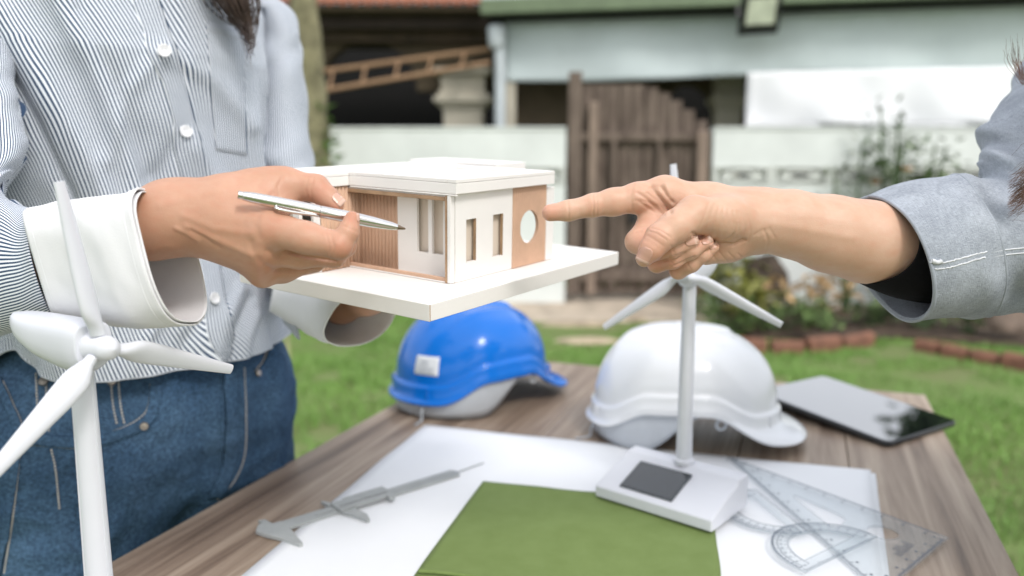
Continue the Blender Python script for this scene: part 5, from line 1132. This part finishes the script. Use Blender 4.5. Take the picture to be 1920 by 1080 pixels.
for off in (0, 18): seam([(68 + off, 700), (70 + off, 760), (74 + off, 812)])
for off in (0, 14): seam([(208 + off, 712), (212 + off, 760), (220 + off, 800)])
for off in (0, 12): seam([(96 + off * .2, 842), (104, 880), (112, 960)][:3]) if off == 0 else None
fold_seam([(0, 715), (20, 760), (36, 800), (30, 860), (20, 960), (2, 1075)], .008, name='side_seam'); seam([(6, 715), (26, 760), (41, 800), (36, 860), (26, 960), (8, 1078)])
fold_seam([(428, 690), (430, 760), (430, 830), (424, 880), (404, 930)], .020, name='fly'); seam([(438, 690), (441, 760), (441, 830), (434, 880), (408, 932)]); seam([(458, 690), (461, 770), (459, 850), (440, 900), (405, 940)])
seam([(414, 690), (416, 760), (416, 840), (412, 900)], .0016, dash=False, m=M_denim)
fold_seam([(482, 700), (498, 678), (508, 650)], .008); seam([(478, 696), (493, 676), (503, 650)])
fold_seam([(274, 702), (284, 712), (300, 712)], .010, name='belt_loop')
for x, y in ((82, 716), (209, 716), (270, 798), (46, 824), (482, 700)):
    P_, N_ = drape(BVj, [(x, y)], .0026)
    if not len(P_): continue
    c, n_ = P_[0], N_[0]; a = np.cross(n_, (0, 0, 1)); a /= np.linalg.norm(a); b_ = np.cross(n_, a)
    MB().lathe([(0, .0014), (.0016, .0016), (.0026, .0010), (.0042, .0013), (.0048, .0004), (.0048, -.0012)], 18, X=lambda p: c + a * p[0] + b_ * p[1] + n_ * p[2]).build('rivet', M_rivet, jeA, smooth=50)

# ---- A: body under the clothes, hands fine
d0 = .57
handA = [
    ([(-330, 300, .75, 100), (-150, 520, .665, 82)], .01, .02), ([(-85, 500, .690, 44), (60, 475, .628, 48), (200, 437, .588, 56), (285, 425, .573, 57), (340, 410, .572, 56)], .012, .02),
    ([(320, 395, .575, 52), (430, 375, .575, 42), (500, 352, .580, 34)], .012, .014),                                    # thumb side of the back
    ([(330, 405, .572, 56), (420, 410, .566, 50), (505, 428, .556, 38)], .012, .016), ([(340, 415, .572, 48), (420, 434, .568, 40), (490, 470, .560, 32)], .010, .014), ([(345, 422, .578, 42), (425, 448, .576, 33), (488, 497, .571, 28)], .010, .012), ([(350, 428, .586, 36), (430, 458, .584, 29), (492, 513, .582, 23)], .010, .010),
    ([(440, 395, .575, 40), (500, 390, .575, 26), (535, 385, .578, 15)], .012, .016),                                    # web
    ([(480, 355, .580, 35), (535, 345, .584, 28), (592, 353, .583, 25)], .008, .010), ([(592, 353, .583, 25), (614, 370, .580, 20), (631, 385, .577, 14)], .004, .004),           # thumb
    ([(505, 428, .554, 36), (575, 446, .546, 28), (635, 461, .543, 26)], .006, .005), ([(635, 461, .543, 26), (653, 436, .545, 19.5), (660, 411, .549, 15)], .003, .002),            # index
    ([(490, 472, .563, 30), (560, 480, .573, 22), (627, 482, .580, 19)], .006, .0025), ([(627, 482, .580, 19), (650, 462, .586, 17), (648, 440, .592, 14)], .003, .003),            # middle
    ([(488, 499, .573, 27), (540, 502, .588, 20), (592, 494, .602, 17)], .006, .0025), ([(592, 492, .594, 18), (612, 474, .606, 15)], .003, .003),                                   # ring
    ([(494, 513, .582, 24), (530, 510, .594, 18), (566, 500, .606, 15)], .006, .006), ([(566, 500, .606, 15), (585, 484, .616, 13)], .003, .003)]                                  # little
crA = [([(545, 474), (580, 482), (630, 490)], 3, -.0016, (.53, .60)),
       ([(505, 470), (530, 485), (560, 492)], 6, -.0010, None), ([(500, 500), (520, 508), (550, 508)], 5, -.0009, None),
       ([(486, 395), (478, 420), (486, 445)], 7, -.0006, None), ([(470, 455), (476, 478), (490, 492)], 6, -.0006, None),
       ([(345, 405), (400, 428), (470, 438)], 8, .0006, None), ([(350, 425), (410, 452), (475, 480)], 7, .0009, None), ([(300, 385), (380, 362), (450, 348)], 9, .0005, None), ([(360, 432), (385, 445), (410, 462)], 4, -.0007, None), ([(330, 428), (352, 438), (372, 452)], 5, .0008, None),
       ([(525, 372), (520, 352), (530, 330)], 3, -.0004, None), ([(577, 372), (572, 352), (578, 332)], 2.2, -.0004, None), ([(585, 374), (582, 354), (588, 334)], 2.2, -.0004, None), ([(498, 372), (512, 362), (520, 368)], 4, -.0008, None),
       ([(620, 440), (626, 462), (622, 486)], 2.5, -.0004, None), ([(612, 438), (617, 460), (613, 484)], 2.2, -.0003, None), ([(645, 424), (660, 430), (672, 436)], 2, -.0004, None),
       ([(288, 470), (310, 462), (330, 466)], 8, .0006, None)]
VA = fine_part(handA[1:], .00085, crA, [(600, 355, 20, .35), (640, 465, 22, .45), (660, 408, 12, .6), (632, 386, 12, .5), (495, 500, 26, .35), (500, 430, 24, .2)])
# hidden supporting hand under the base
handL = [([(525, 500, 1.03, 30), (580, 560, .93, 30), (640, 572, .87, 33), (690, 556, .83, 30)], .01, .015), ([(690, 556, .83, 30), (740, 535, .80, 26)], .01, .015), ([(690, 550, .85, 30), (745, 528, .82, 24)], .01, .015),
         ([(740, 540, .795, 18), (790, 545, .745, 15), (822, 556, .72, 12)], .005, .006), ([(745, 534, .805, 18), (800, 535, .76, 15), (840, 545, .735, 12)], .005, .006), ([(745, 528, .82, 17), (805, 524, .785, 15), (845, 530, .765, 12)], .005, .006), ([(745, 522, .835, 16), (795, 512, .81, 13), (825, 514, .795, 11)], .005, .006), ([(690, 560, .82, 22), (715, 562, .79, 16), (735, 562, .765, 12)], .006, .008)]
VL = fine_part(handL, .0022, [], [(800, 560, 60, .2)])
def head_blob(fn, fwd, right, zc, h=.0045):
    """neck, skull, jaw, nose, ears, lips"""
    c = fn(0, .0, zc); B = Blob(c - [.2, .2, .30], c + [.2, .2, .2], h); Mx = np.stack([right, fwd, np.array([0, 0, 1.])], 1); f = lambda x, y, z: fn(x, y, zc + z)
    B.ell(f(0, -.01, .035), (.074, .094, .088), .03, Mx); B.ell(f(0, .025, -.045), (.054, .060, .072), .03, Mx); B.chain([f(0, .07, -.105), f(0, .072, -.09)], [.018, .02], .01, .02)
    B.chain([f(0, -.02, -.07), f(0, -.03, -.20), f(0, -.03, -.28)], [.050, .052, .07], .02, .03); B.chain([f(0, .086, .012), f(0, .100, -.025)], [.007, .012], .006, .010)
    for s in (-1, 1): B.chain([f(s * .074, -.005, .012), f(s * .079, -.014, -.03)], [.010, .008], .006, .006); B.chain([f(s * .022, .082, .026), f(s * .045, .070, .028)], [.007, .006], .004, .010); B.chain([f(s * .04, .062, -.03), f(s * .03, .06, -.04)], [.022, .02], .01, .03)
    B.chain([f(-.02, .080, -.066), f(0, .088, -.064), f(.02, .080, -.066)], [.005, .007, .005], .004, .006); B.chain([f(-.016, .080, -.077), f(0, .086, -.078), f(.016, .080, -.077)], [.005, .008, .005], .004, .006)
    V, Fc = B.mesh(); return V, Fc, np.zeros(len(V))
def torso_blob(fn, fwd, right, arms, h=.008):
    pts = np.array([fn(x, y, z) for x in (-.32, .32) for y in (-.25, .25) for z in (.78, 1.5)]); B = Blob(pts.min(0), pts.max(0), h); Mx = np.stack([right, fwd, np.array([0, 0, 1.])], 1)
    B.ell(fn(0, -.035, 1.24), (.145, .098, .19), .04, Mx); B.ell(fn(0, -.012, 1.0), (.138, .088, .17), .05, Mx); B.chain([fn(-.12, -.04, 1.38), fn(.12, -.04, 1.38)], [.05, .05], .02, .04); B.chain([fn(0, -.03, 1.36), fn(0, -.03, 1.47)], [.055, .05], .02, .04)
    V, Fc = B.mesh(); return V, Fc, np.zeros(len(V))
upR = fine_part([([(-108, 70, .85, 46), (-100, 220, .790, 46), (-97, 360, .740, 44), (-85, 500, .690, 44)], .01, .02)], .004, [], [])
upL = fine_part([([(507, 30, 1.11, 34), (520, 130, 1.10, 34), (527, 290, 1.09, 34), (528, 400, 1.07, 32), (525, 500, 1.03, 30)], .01, .02)], .004, [], [])
bdA = body_object('body', [VA, VL, upR, upL, torso_blob(bodyA, fA, rA, None), head_blob(lambda x, y, z: bodyA(x, y - .02, z), fA, rA, 1.60)], M_skinA, PA)
BVa = BVHTree.FromPolygons([Vector(v) for v in VA[0]], VA[1].tolist())
nail(BVa, (634, 374), (.72, .70), 8.5, 13, bdA, .25, .0003); nail(BVa, (671, 408), (-.05, -1), 2.6, 8, bdA, .2, .0002)
# shoes
M_shoe = mat('shoe', (.55, .55, .55), .6, .05, 20)
def shoes(fn, parent, m=M_shoe):
    for s in (-1, 1):
        V = []; n_ = 14; k_ = 14
        for i in range(n_):
            t_ = i / (n_ - 1); w_ = .046 * (math.sin(math.pi * min(max(t_, .03), .97)) ** .35); hh = np.interp(t_, [0, .3, .5, 1], [.07, .085, .06, .035])
            for q in range(k_): a = 2 * math.pi * q / k_; V.append(fn(s * .10 + w_ * math.cos(a), -.09 + .26 * t_, max(hh / 2 + hh / 2 * math.sin(a), 0)))
        link('shoe', V, grid_faces(k_, n_, True) + [tuple(range(k_))[::-1], tuple((n_ - 1) * k_ + q for q in range(k_))], m, parent, smooth=70)
shoes(bodyA, PA)
# hair: cap plus long strands
def hair_material(name, col, col2): return mat(name, col, .42, .2, 60, .3, 300, spec=.5, col2=col2)
def hair(fn, fwd, right, zc, m, parent, length, seed, extra):
    c = fn(0, 0, zc); B = Blob(c - [.18, .18, .22], c + [.18, .18, .2], .006); Mx = np.stack([right, fwd, np.array([0, 0, 1.])], 1)
    B.ell(fn(0, -.022, zc + .045), (.086, .098, .096), .02, Mx); B.ell(fn(0, -.055, zc - .04), (.082, .062, .11), .03, Mx); V, Fc = B.mesh(); keep = ~((V - c) @ fwd > .062); Fc = Fc[keep[Fc].all(1)]; hc_ = link('hair', V, Fc, m, parent, smooth=180)
    g = np.random.default_rng(seed); mb = MB()
    for i in range(150):
        a = g.uniform(R(200), R(340)); p = fn(.08 * math.cos(a), .075 * math.sin(a) - .02, zc - .03 + g.uniform(-.05, .05)); e_ = p + np.array([0, 0, -length * g.uniform(.8, 1.05)]) - fwd * g.uniform(.0, .06); mid = (p + e_) / 2 - fwd * .05
        mb.tube(spline(np.array([p, mid, e_]), 8), np.linspace(.0028, .0007, 8), 4, caps=False)
    o = mb.build('long_strands', m, hc_, smooth=80); o['kind'] = 'stuff'
    if extra:
        for nm, strands in extra:
            mb = MB()
            for S, r0 in strands: mb.tube(spline(np.array(S), 14), np.linspace(r0, r0 * .25, 14), 4, caps=False)
            o = mb.build(nm, m, hc_, smooth=80); o['kind'] = 'stuff'
g = np.random.default_rng(12); st = []
for i in range(300):
    ex_, ey_ = 470 + g.normal() * 5, 92 + g.normal() * 14 - abs(g.normal()) * 40; sx_ = 425 + g.normal() * 22; d_ = .90 + g.normal() * .012
    st.append(([bodyA(-.03 + g.normal() * .02, .05, 1.52), at(sx_ - 25, -90, d_), at(sx_ + 8, -10 + g.normal() * 8, d_), at((sx_ + ex_) / 2 + 10, 45, d_ + .01), at(ex_, ey_, d_ + .005)], .0008))
M_hairA = hair_material('hair_brown', (.060, .032, .018), (.03, .016, .010))
hair(lambda x, y, z: bodyA(x, y - .02, z), fA, rA, 1.60, M_hairA, PA, .34, 5, [('front_lock', st)])
for s in (-1, 1):
    c = bodyA(s * .031, .060, 1.612); MB().lathe([(max(.0115 * math.sin(q), 1e-5), .0115 * math.cos(q)) for q in np.linspace(0, math.pi, 10)], 14, X=lambda p: p + c)  .build('eye', M_eye, PA, smooth=180); 
    c2 = c + fA * .0092; MB().lathe([(1e-5, .0028), (.004, .0024), (.0052, 0)], 12, X=lambda p: c2 + rA * p[0] + np.array([0, 0, p[1]]) + fA * p[2]).build('iris', M_black, PA, smooth=180)

# ================================================================== PERSON B
fB = np.array([-.94, .34, 0]); fB /= np.linalg.norm(fB); rB = np.array([fB[1], -fB[0], 0])
def bodyB(x, y, z): return np.array([.69, .72, 0]) + rB * x + fB * (y + .06 * min(max((z - .95) / .45, 0), 1)) + np.array([0, 0, z])
PB = empty('person', bodyB(0, 0, 0), 'person in grey chambray shirt reaching in from the right to point at the model', 'person')
def chambray():
    m = mat('chambray', (.41, .44, .485), .9, .12, 35, .3, 800, spec=.15, col2=(.30, .325, .365)); nt, b, L = nodes(m); uvn = nt.nodes.new('ShaderNodeUVMap'); src = b.inputs['Base Color'].links[0].from_socket; prev = src
    for ax, (sx, sy) in enumerate(((1, .06), (.06, 1))):
        mp = nt.nodes.new('ShaderNodeMapping'); mp.inputs['Scale'].default_value = (sx, sy, 1); L(uvn.outputs[0], mp.inputs[0]); n_ = nt.nodes.new('ShaderNodeTexNoise'); n_.inputs['Scale'].default_value = 2600; n_.inputs['Detail'].default_value = 1; L(mp.outputs[0], n_.inputs['Vector']); mx = nt.nodes.new('ShaderNodeMixRGB'); mx.blend_type = 'OVERLAY'; mx.inputs[0].default_value = .5; L(prev, mx.inputs[1]); L(n_.outputs['Fac'], mx.inputs[2]); prev = mx.outputs[0]
    L(prev, b.inputs['Base Color']); return m
M_cham = chambray(); M_blackcloth = mat('black_jersey', (.010, .010, .011), .9, .1, 30, .2, 400, spec=.1)
slB = [((1632, 370), (1702, 597), (1744, 492), .665, .605), ((1700, 344), (1775, 591), (1812, 478), .670, .605), ((1785, 334), (1862, 577), (1895, 460), .685, .61), ((1842, 330), (1990, 590), (1985, 450), .71, .63), ((1838, 296), (2105, 470), (1995, 350), .745, .66), ((1848, 245), (2120, 290), (1990, 250), .785, .70), ((1900, 170), (2110, 130), (2010, 140), .825, .745)] + [(c_ + fB * r_, c_ - fB * r_, c_ - Z_ * r_ * k1 - rB * r_ * k2) for c_, r_, k1, k2 in ((bodyB(.195, .01, 1.335), .062, .7, .7), (bodyB(.11, .0, 1.35), .052, 1.1, .0))]
def foldB(u, v, th):
    P_ = np.stack([u.ravel() * .6 + v.ravel() * .3, v.ravel() - .35 * u.ravel()], 1); w_ = wob(P_, .11, 71, 2).reshape(u.shape); w2 = wob(P_ * [1, .4], .07, 72, 2).reshape(u.shape); am = np.clip((v - .03) / .06, .15, 1); return .0075 * w_ * am + .0022 * w2 * am
Vs, uvs = rings_loft(slB, 170, 150, foldB); slv = loft_obj('sleeve', Vs, uvs, M_cham, PB, .0022)
kc = 40; cenB = Vs.mean(1, keepdims=True); Vc = (cenB + (Vs - cenB) * 1.025)[:kc]; 
rowN = np.linspace(1, 0, kc)[:, None, None]; Vc = Vc - (Vc - cenB[:kc]) * .012 * (1 - rowN); cfB = loft_obj('rolled_cuff', Vc, uvs[:kc], M_cham, PB, .0018); rim(Vc[0], .0016, M_cham, cfB, 'rolled_edge'); rim(Vc[-1], .0016, M_cham, cfB, 'rolled_edge')
blk = [((1652, 384), (1612, 528), (1722, 470), .655, .618), ((1700, 375), (1690, 560), (1770, 480), .665, .622), ((1800, 380), (1810, 570), (1860, 480), .69, .64), ((1900, 400), (1930, 560), (1950, 470), .71, .66)]
Vb, uvb = rings_loft(blk, 50, 80, None); loft_obj('undershirt_sleeve', Vb, uvb, M_blackcloth, PB, .0012)
BVc = bvh_of(cfB); M_wthread = mat('white_thread', (.72, .73, .75), .8, .05, 60)
for pts, nm in (([(1738, 494), (1770, 492), (1810, 482), (1848, 472)], 'seam'), ([(1740, 504), (1772, 503), (1812, 492), (1846, 482)], 'seam')):
    P_, N_ = drape(BVc, pts, .0008, 40)
    if len(P_) > 3: MB().tube(P_ + RNG.normal(size=P_.shape) * .0002, .0007, 5).build(nm, M_wthread, cfB, smooth=80)
P_, N_ = drape(BVc, [(1737, 492), (1746, 489), (1756, 492), (1764, 489)], .0016, 16); 
if len(P_) > 3: MB().tube(P_, .0018, 6).build('thread_knot', M_wthread, cfB, smooth=80)
BVsl = bvh_of(slv)
for dy in (0, 9):
    P_, N_ = drape(BVsl, [(1852, 474 + dy), (1885, 468 + dy), (1925, 464 + dy), (1960, 460 + dy)], .0012, 30)
    if len(P_) > 3: MB().tube(P_, .0006, 5).build('seam', M_wthread, slv, smooth=80)
# torso cloth of B (beside the frame)
nu2, nv2 = 90, 60; thb = np.linspace(0, 2 * math.pi, nu2 + 1); V = []; uvb2 = []
for j in range(nv2):
    z = .84 + (1.47 - .84) * j / (nv2 - 1); x, y = torso(thb, z)
    for i in range(nu2 + 1): o_ = 1 + .03 * math.sin(thb[i] * 7 + z * 9) * .4; V.append(bodyB(x[i] * .98 * o_, y[i] * .95 * o_ - .03 * max(z - .95, 0), z)); uvb2.append((thb[i] * .16, z))
shB = link('shirt', V, grid_faces(nu2 + 1, nv2), M_cham, PB, smooth=180, uv=uvb2); solid(shB, .0015, 0)
slb2 = np.array([bodyB(-.09, -.03, 1.375), bodyB(-.175, -.04, 1.365), bodyB(-.23, -.06, 1.22), bodyB(-.25, -.07, 1.10), bodyB(-.255, -.05, .97), bodyB(-.252, -.03, .90)])
MB().tube(spline(slb2, 30), np.interp(np.linspace(0, 1, 30), [0, .2, 1], [.050, .070, .044]), 24, caps=False).build('sleeve', M_cham, PB, smooth=180, ); 
V, Fc, _ = jeans_of(bodyB, fB, rB, .009); link('jeans', V, Fc, M_denim, PB, smooth=180); shoes(bodyB, PB)
handB = [
    ([(1925, 462, .715, 66), (1850, 468, .69, 70), (1740, 470, .665, 76), (1622, 453, .652, 72), (1555, 438, .646, 67), (1480, 419, .640, 58), (1420, 414, .638, 50)], .012, .02),
    ([(1420, 397, .640, 38), (1330, 380, .640, 32), (1246, 364, .637, 31)], .010, .014), ([(1420, 405, .646, 40), (1330, 398, .650, 36), (1250, 392, .648, 32)], .010, .014), ([(1415, 423, .650, 38), (1345, 425, .654, 34), (1272, 428, .655, 29)], .010, .012), ([(1410, 434, .648, 33), (1350, 448, .652, 30), (1298, 462, .653, 26)], .010, .012),
    ([(1405, 438, .640, 32), (1365, 457, .636, 30), (1325, 472, .634, 25)], .010, .012),                                                                                             # heel of the palm
    ([(1425, 416, .632, 38), (1360, 410, .618, 37), (1302, 403, .606, 34)], .012, .012), ([(1302, 403, .606, 34), (1268, 424, .598, 28), (1237, 446, .594, 27.5)], .008, .006), ([(1237, 446, .594, 27.5), (1222, 466, .593, 22), (1208, 485, .594, 16)], .004, .003),   # thumb
    ([(1246, 364, .637, 32), (1196, 371, .634, 27), (1150, 379, .632, 24), (1112, 385, .630, 21.5)], .006, .008), ([(1112, 385, .630, 21.5), (1066, 395, .628, 18.5), (1032, 399, .627, 16)], .004, .003),                               # index
    ([(1250, 392, .648, 31), (1222, 424, .636, 26), (1196, 453, .624, 24)], .006, .006), ([(1196, 453, .624, 24), (1225, 468, .612, 20), (1260, 466, .607, 16.5), (1297, 453, .606, 13.5)], .005, .0015),                                   # middle
    ([(1272, 428, .655, 28), (1250, 465, .642, 23), (1232, 493, .630, 19)], .006, .004), ([(1232, 493, .630, 19), (1262, 486, .617, 17), (1296, 470, .611, 14), (1326, 454, .611, 12)], .005, .0012),                                        # ring
    ([(1298, 462, .653, 25), (1285, 490, .642, 20), (1272, 507, .632, 17)], .006, .004), ([(1272, 507, .632, 17), (1296, 494, .622, 15.5), (1318, 478, .617, 13), (1338, 464, .616, 10.5)], .004, .0012)]                                     # little
crB = [([(1064, 378), (1066, 396), (1066, 413)], 2.2, -.0005, None), ([(1112, 364), (1113, 385), (1112, 407)], 2.2, -.0006, None), ([(1118, 362), (1120, 385), (1119, 408)], 2.0, -.0004, None),
       ([(1186, 346), (1183, 372), (1186, 400)], 3, -.0004, None),
       ([(1244, 402), (1228, 390), (1212, 372), (1196, 362)], 3.5, -.0007, None), ([(1246, 396), (1234, 378), (1214, 362)], 3, -.0006, None), ([(1238, 404), (1218, 392), (1200, 380)], 3, -.0006, None), ([(1200, 352), (1222, 348), (1244, 356)], 4, -.0004, None), ([(1230, 386), (1210, 378), (1190, 376)], 2.5, -.0004, None),
       ([(1256, 396), (1247, 384), (1232, 366), (1222, 352)], 5, -.0020, None), ([(1262, 380), (1250, 366), (1240, 350)], 3.5, -.0012, None), ([(1256, 372), (1252, 358), (1248, 346)], 4, .0008, None),
       ([(1222, 428), (1238, 432), (1256, 444)], 2, -.0004, None), ([(1218, 434), (1232, 438), (1250, 450)], 2, -.0004, None), ([(1214, 442), (1228, 450), (1244, 462)], 2, -.0003, None),
       ([(1192, 434), (1202, 430), (1212, 430)], 2, -.0006, None)]
for i in range(9): crB.append(([(1330 + i * 9, 380 + i * 3), (1320 + i * 11, 408 + i * 3), (1306 + i * 12, 436 + i * 2.2)], 2.2, -.00028, None))
for i in range(7): crB.append(([(1345 + i * 4, 446 + i * 2), (1340 + i * 5, 452 + i * 1.5), (1392 - i * 2, 448 - i * 5)], 1.8, -.00030, None))
for i in range(4): crB.append(([(1330 + i * 18, 470 + i * 2), (1345 + i * 18, 490), (1352 + i * 16, 500)], 1.8, -.0004, None))
crB += [([(1300, 438), (1318, 446), (1346, 458), (1376, 459), (1396, 450)], 3, -.0022, None), ([(1248, 487), (1268, 480), (1284, 474)], 2.2, -.0007, None), ([(1258, 501), (1280, 492), (1302, 482)], 2.2, -.0008, None), ([(1415, 440), (1432, 430), (1440, 450), (1436, 472)], 2.5, -.0004, None), ([(1424, 440), (1442, 428), (1452, 444)], 2.5, -.0003, None), ([(1450, 420), (1520, 432), (1600, 446)], 9, .0005, None)]
for (x, y) in ((1258, 490), (1290, 497), (1262, 470)): crB.append(([(x - 4, y - 9), (x, y), (x + 5, y + 8)], 1.8, -.0004, None))
VB = fine_part(handB, .00082, crB, [(1030, 400, 26, .55), (1113, 386, 16, .25), (1215, 380, 40, .25), (1196, 455, 26, .35), (1232, 450, 30, .35), (1300, 452, 22, .3), (1262, 500, 34, .45), (1236, 495, 24, .4), (1330, 460, 20, .3), (1380, 470, 30, .15)])
upB = fine_part([([(2025, 60, .85, 55), (2005, 160, .825, 58), (1984, 270, .785, 60), (1968, 380, .745, 62), (1925, 462, .715, 66)], .01, .02)], .005, [], [])
leftB = (lambda S: S)(np.array([bodyB(-.16, -.04, 1.35), bodyB(-.23, -.06, 1.22), bodyB(-.25, -.07, 1.10), bodyB(-.255, -.05, .97), bodyB(-.25, -.02, .86)]))
def simple_arm(S, hand_dir, side):
    lo = S.min(0) - .2; hi = S.max(0) + .2; B = Blob(lo, hi, .003); B.chain(list(S), [.034, .040, .040, .034, .026], .01, .02); w_ = S[-1]; d_ = hand_dir / np.linalg.norm(hand_dir); s_ = np.cross(d_, (0, 0, 1)); s_ /= np.linalg.norm(s_)
    for q in (-1, -.35, .35, 1): B.chain([w_ + s_ * q * .012, w_ + d_ * .085 + s_ * q * .030], [.017, .014], .008, .012)
    for q, L_ in ((-1, .062), (-.35, .078), (.35, .082), (1, .07)):
        k0 = w_ + d_ * .088 + s_ * q * .030; B.chain([k0, k0 + d_ * L_ * .5 + [0, 0, -.008], k0 + d_ * L_ * .85 + [0, 0, -.03]], [.0095, .0085, .0075], .004, .003)
    t0 = w_ + d_ * .03 + s_ * side * .02; B.chain([t0, t0 + d_ * .03 + s_ * side * .03 + [0, 0, -.01], t0 + d_ * .062 + s_ * side * .036 + [0, 0, -.022]], [.014, .011, .0085], .005, .006); V, Fc = B.mesh(); return V, Fc, np.zeros(len(V))
bdB = body_object('body', [VB, upB, simple_arm(leftB, fB * .12 + np.array([0, 0, -1.0]), 1), torso_blob(bodyB, fB, rB, None), head_blob(lambda x, y, z: bodyB(x, y - .03, z), fB, rB, 1.60)], M_skinB, PB)
BVb = BVHTree.FromPolygons([Vector(v) for v in VB[0]], VB[1].tolist())
nail(BVb, (1209, 478), (-.42, .90), 14, 15, bdB, .2); nail(BVb, (1297, 452), (.95, -.25), 8.5, 13, bdB, .3); nail(BVb, (1325, 451), (.90, -.42), 7, 10, bdB, .3); nail(BVb, (1336, 462), (.85, -.5), 5, 7, bdB, .3)
M_hairB = hair_material('hair_auburn', (.17, .075, .035), (.07, .035, .02)); g = np.random.default_rng(15); st2 = []; st3 = []
for i in range(220):
    y0 = 352 + g.normal() * 22; st2.append(([bodyB(.02 + g.normal() * .03, .06, 1.50), at(2080 + g.normal() * 20, 100, .62), at(2000, 300, .60), at(1935 + g.normal() * 6, y0 - 12, .60), at(1888 + abs(g.normal()) * 14, y0 + 12 + g.normal() * 8, .605)], .00032))
for i in range(40):
    x0 = 1908 + g.normal() * 8; st3.append(([bodyB(.04, .05, 1.50), at(2000, -60, .66), at(1990, 100, .66), at(1930 + g.normal() * 6, 152 + g.normal() * 8, .66), at(x0, 122, .66), at(x0 - 6 + g.normal() * 5, 88 + g.normal() * 12, .66)], .00024))
hair(lambda x, y, z: bodyB(x, y - .03, z), fB, rB, 1.60, M_hairB, PB, .36, 9, [('side_lock', st2), ('flyaway_lock', st3)])
for s in (-1, 1):
    c = bodyB(s * .031, .050, 1.612); MB().lathe([(max(.0115 * math.sin(q), 1e-5), .0115 * math.cos(q)) for q in np.linspace(0, math.pi, 10)], 14, X=lambda p: p + c)  .build('eye', M_eye, PB, smooth=180)
    c2 = c + fB * .0092; MB().lathe([(1e-5, .0028), (.004, .0024), (.0052, 0)], 12, X=lambda p: c2 + rB * p[0] + np.array([0, 0, p[1]]) + fB * p[2]).build('iris', M_black, PB, smooth=180)
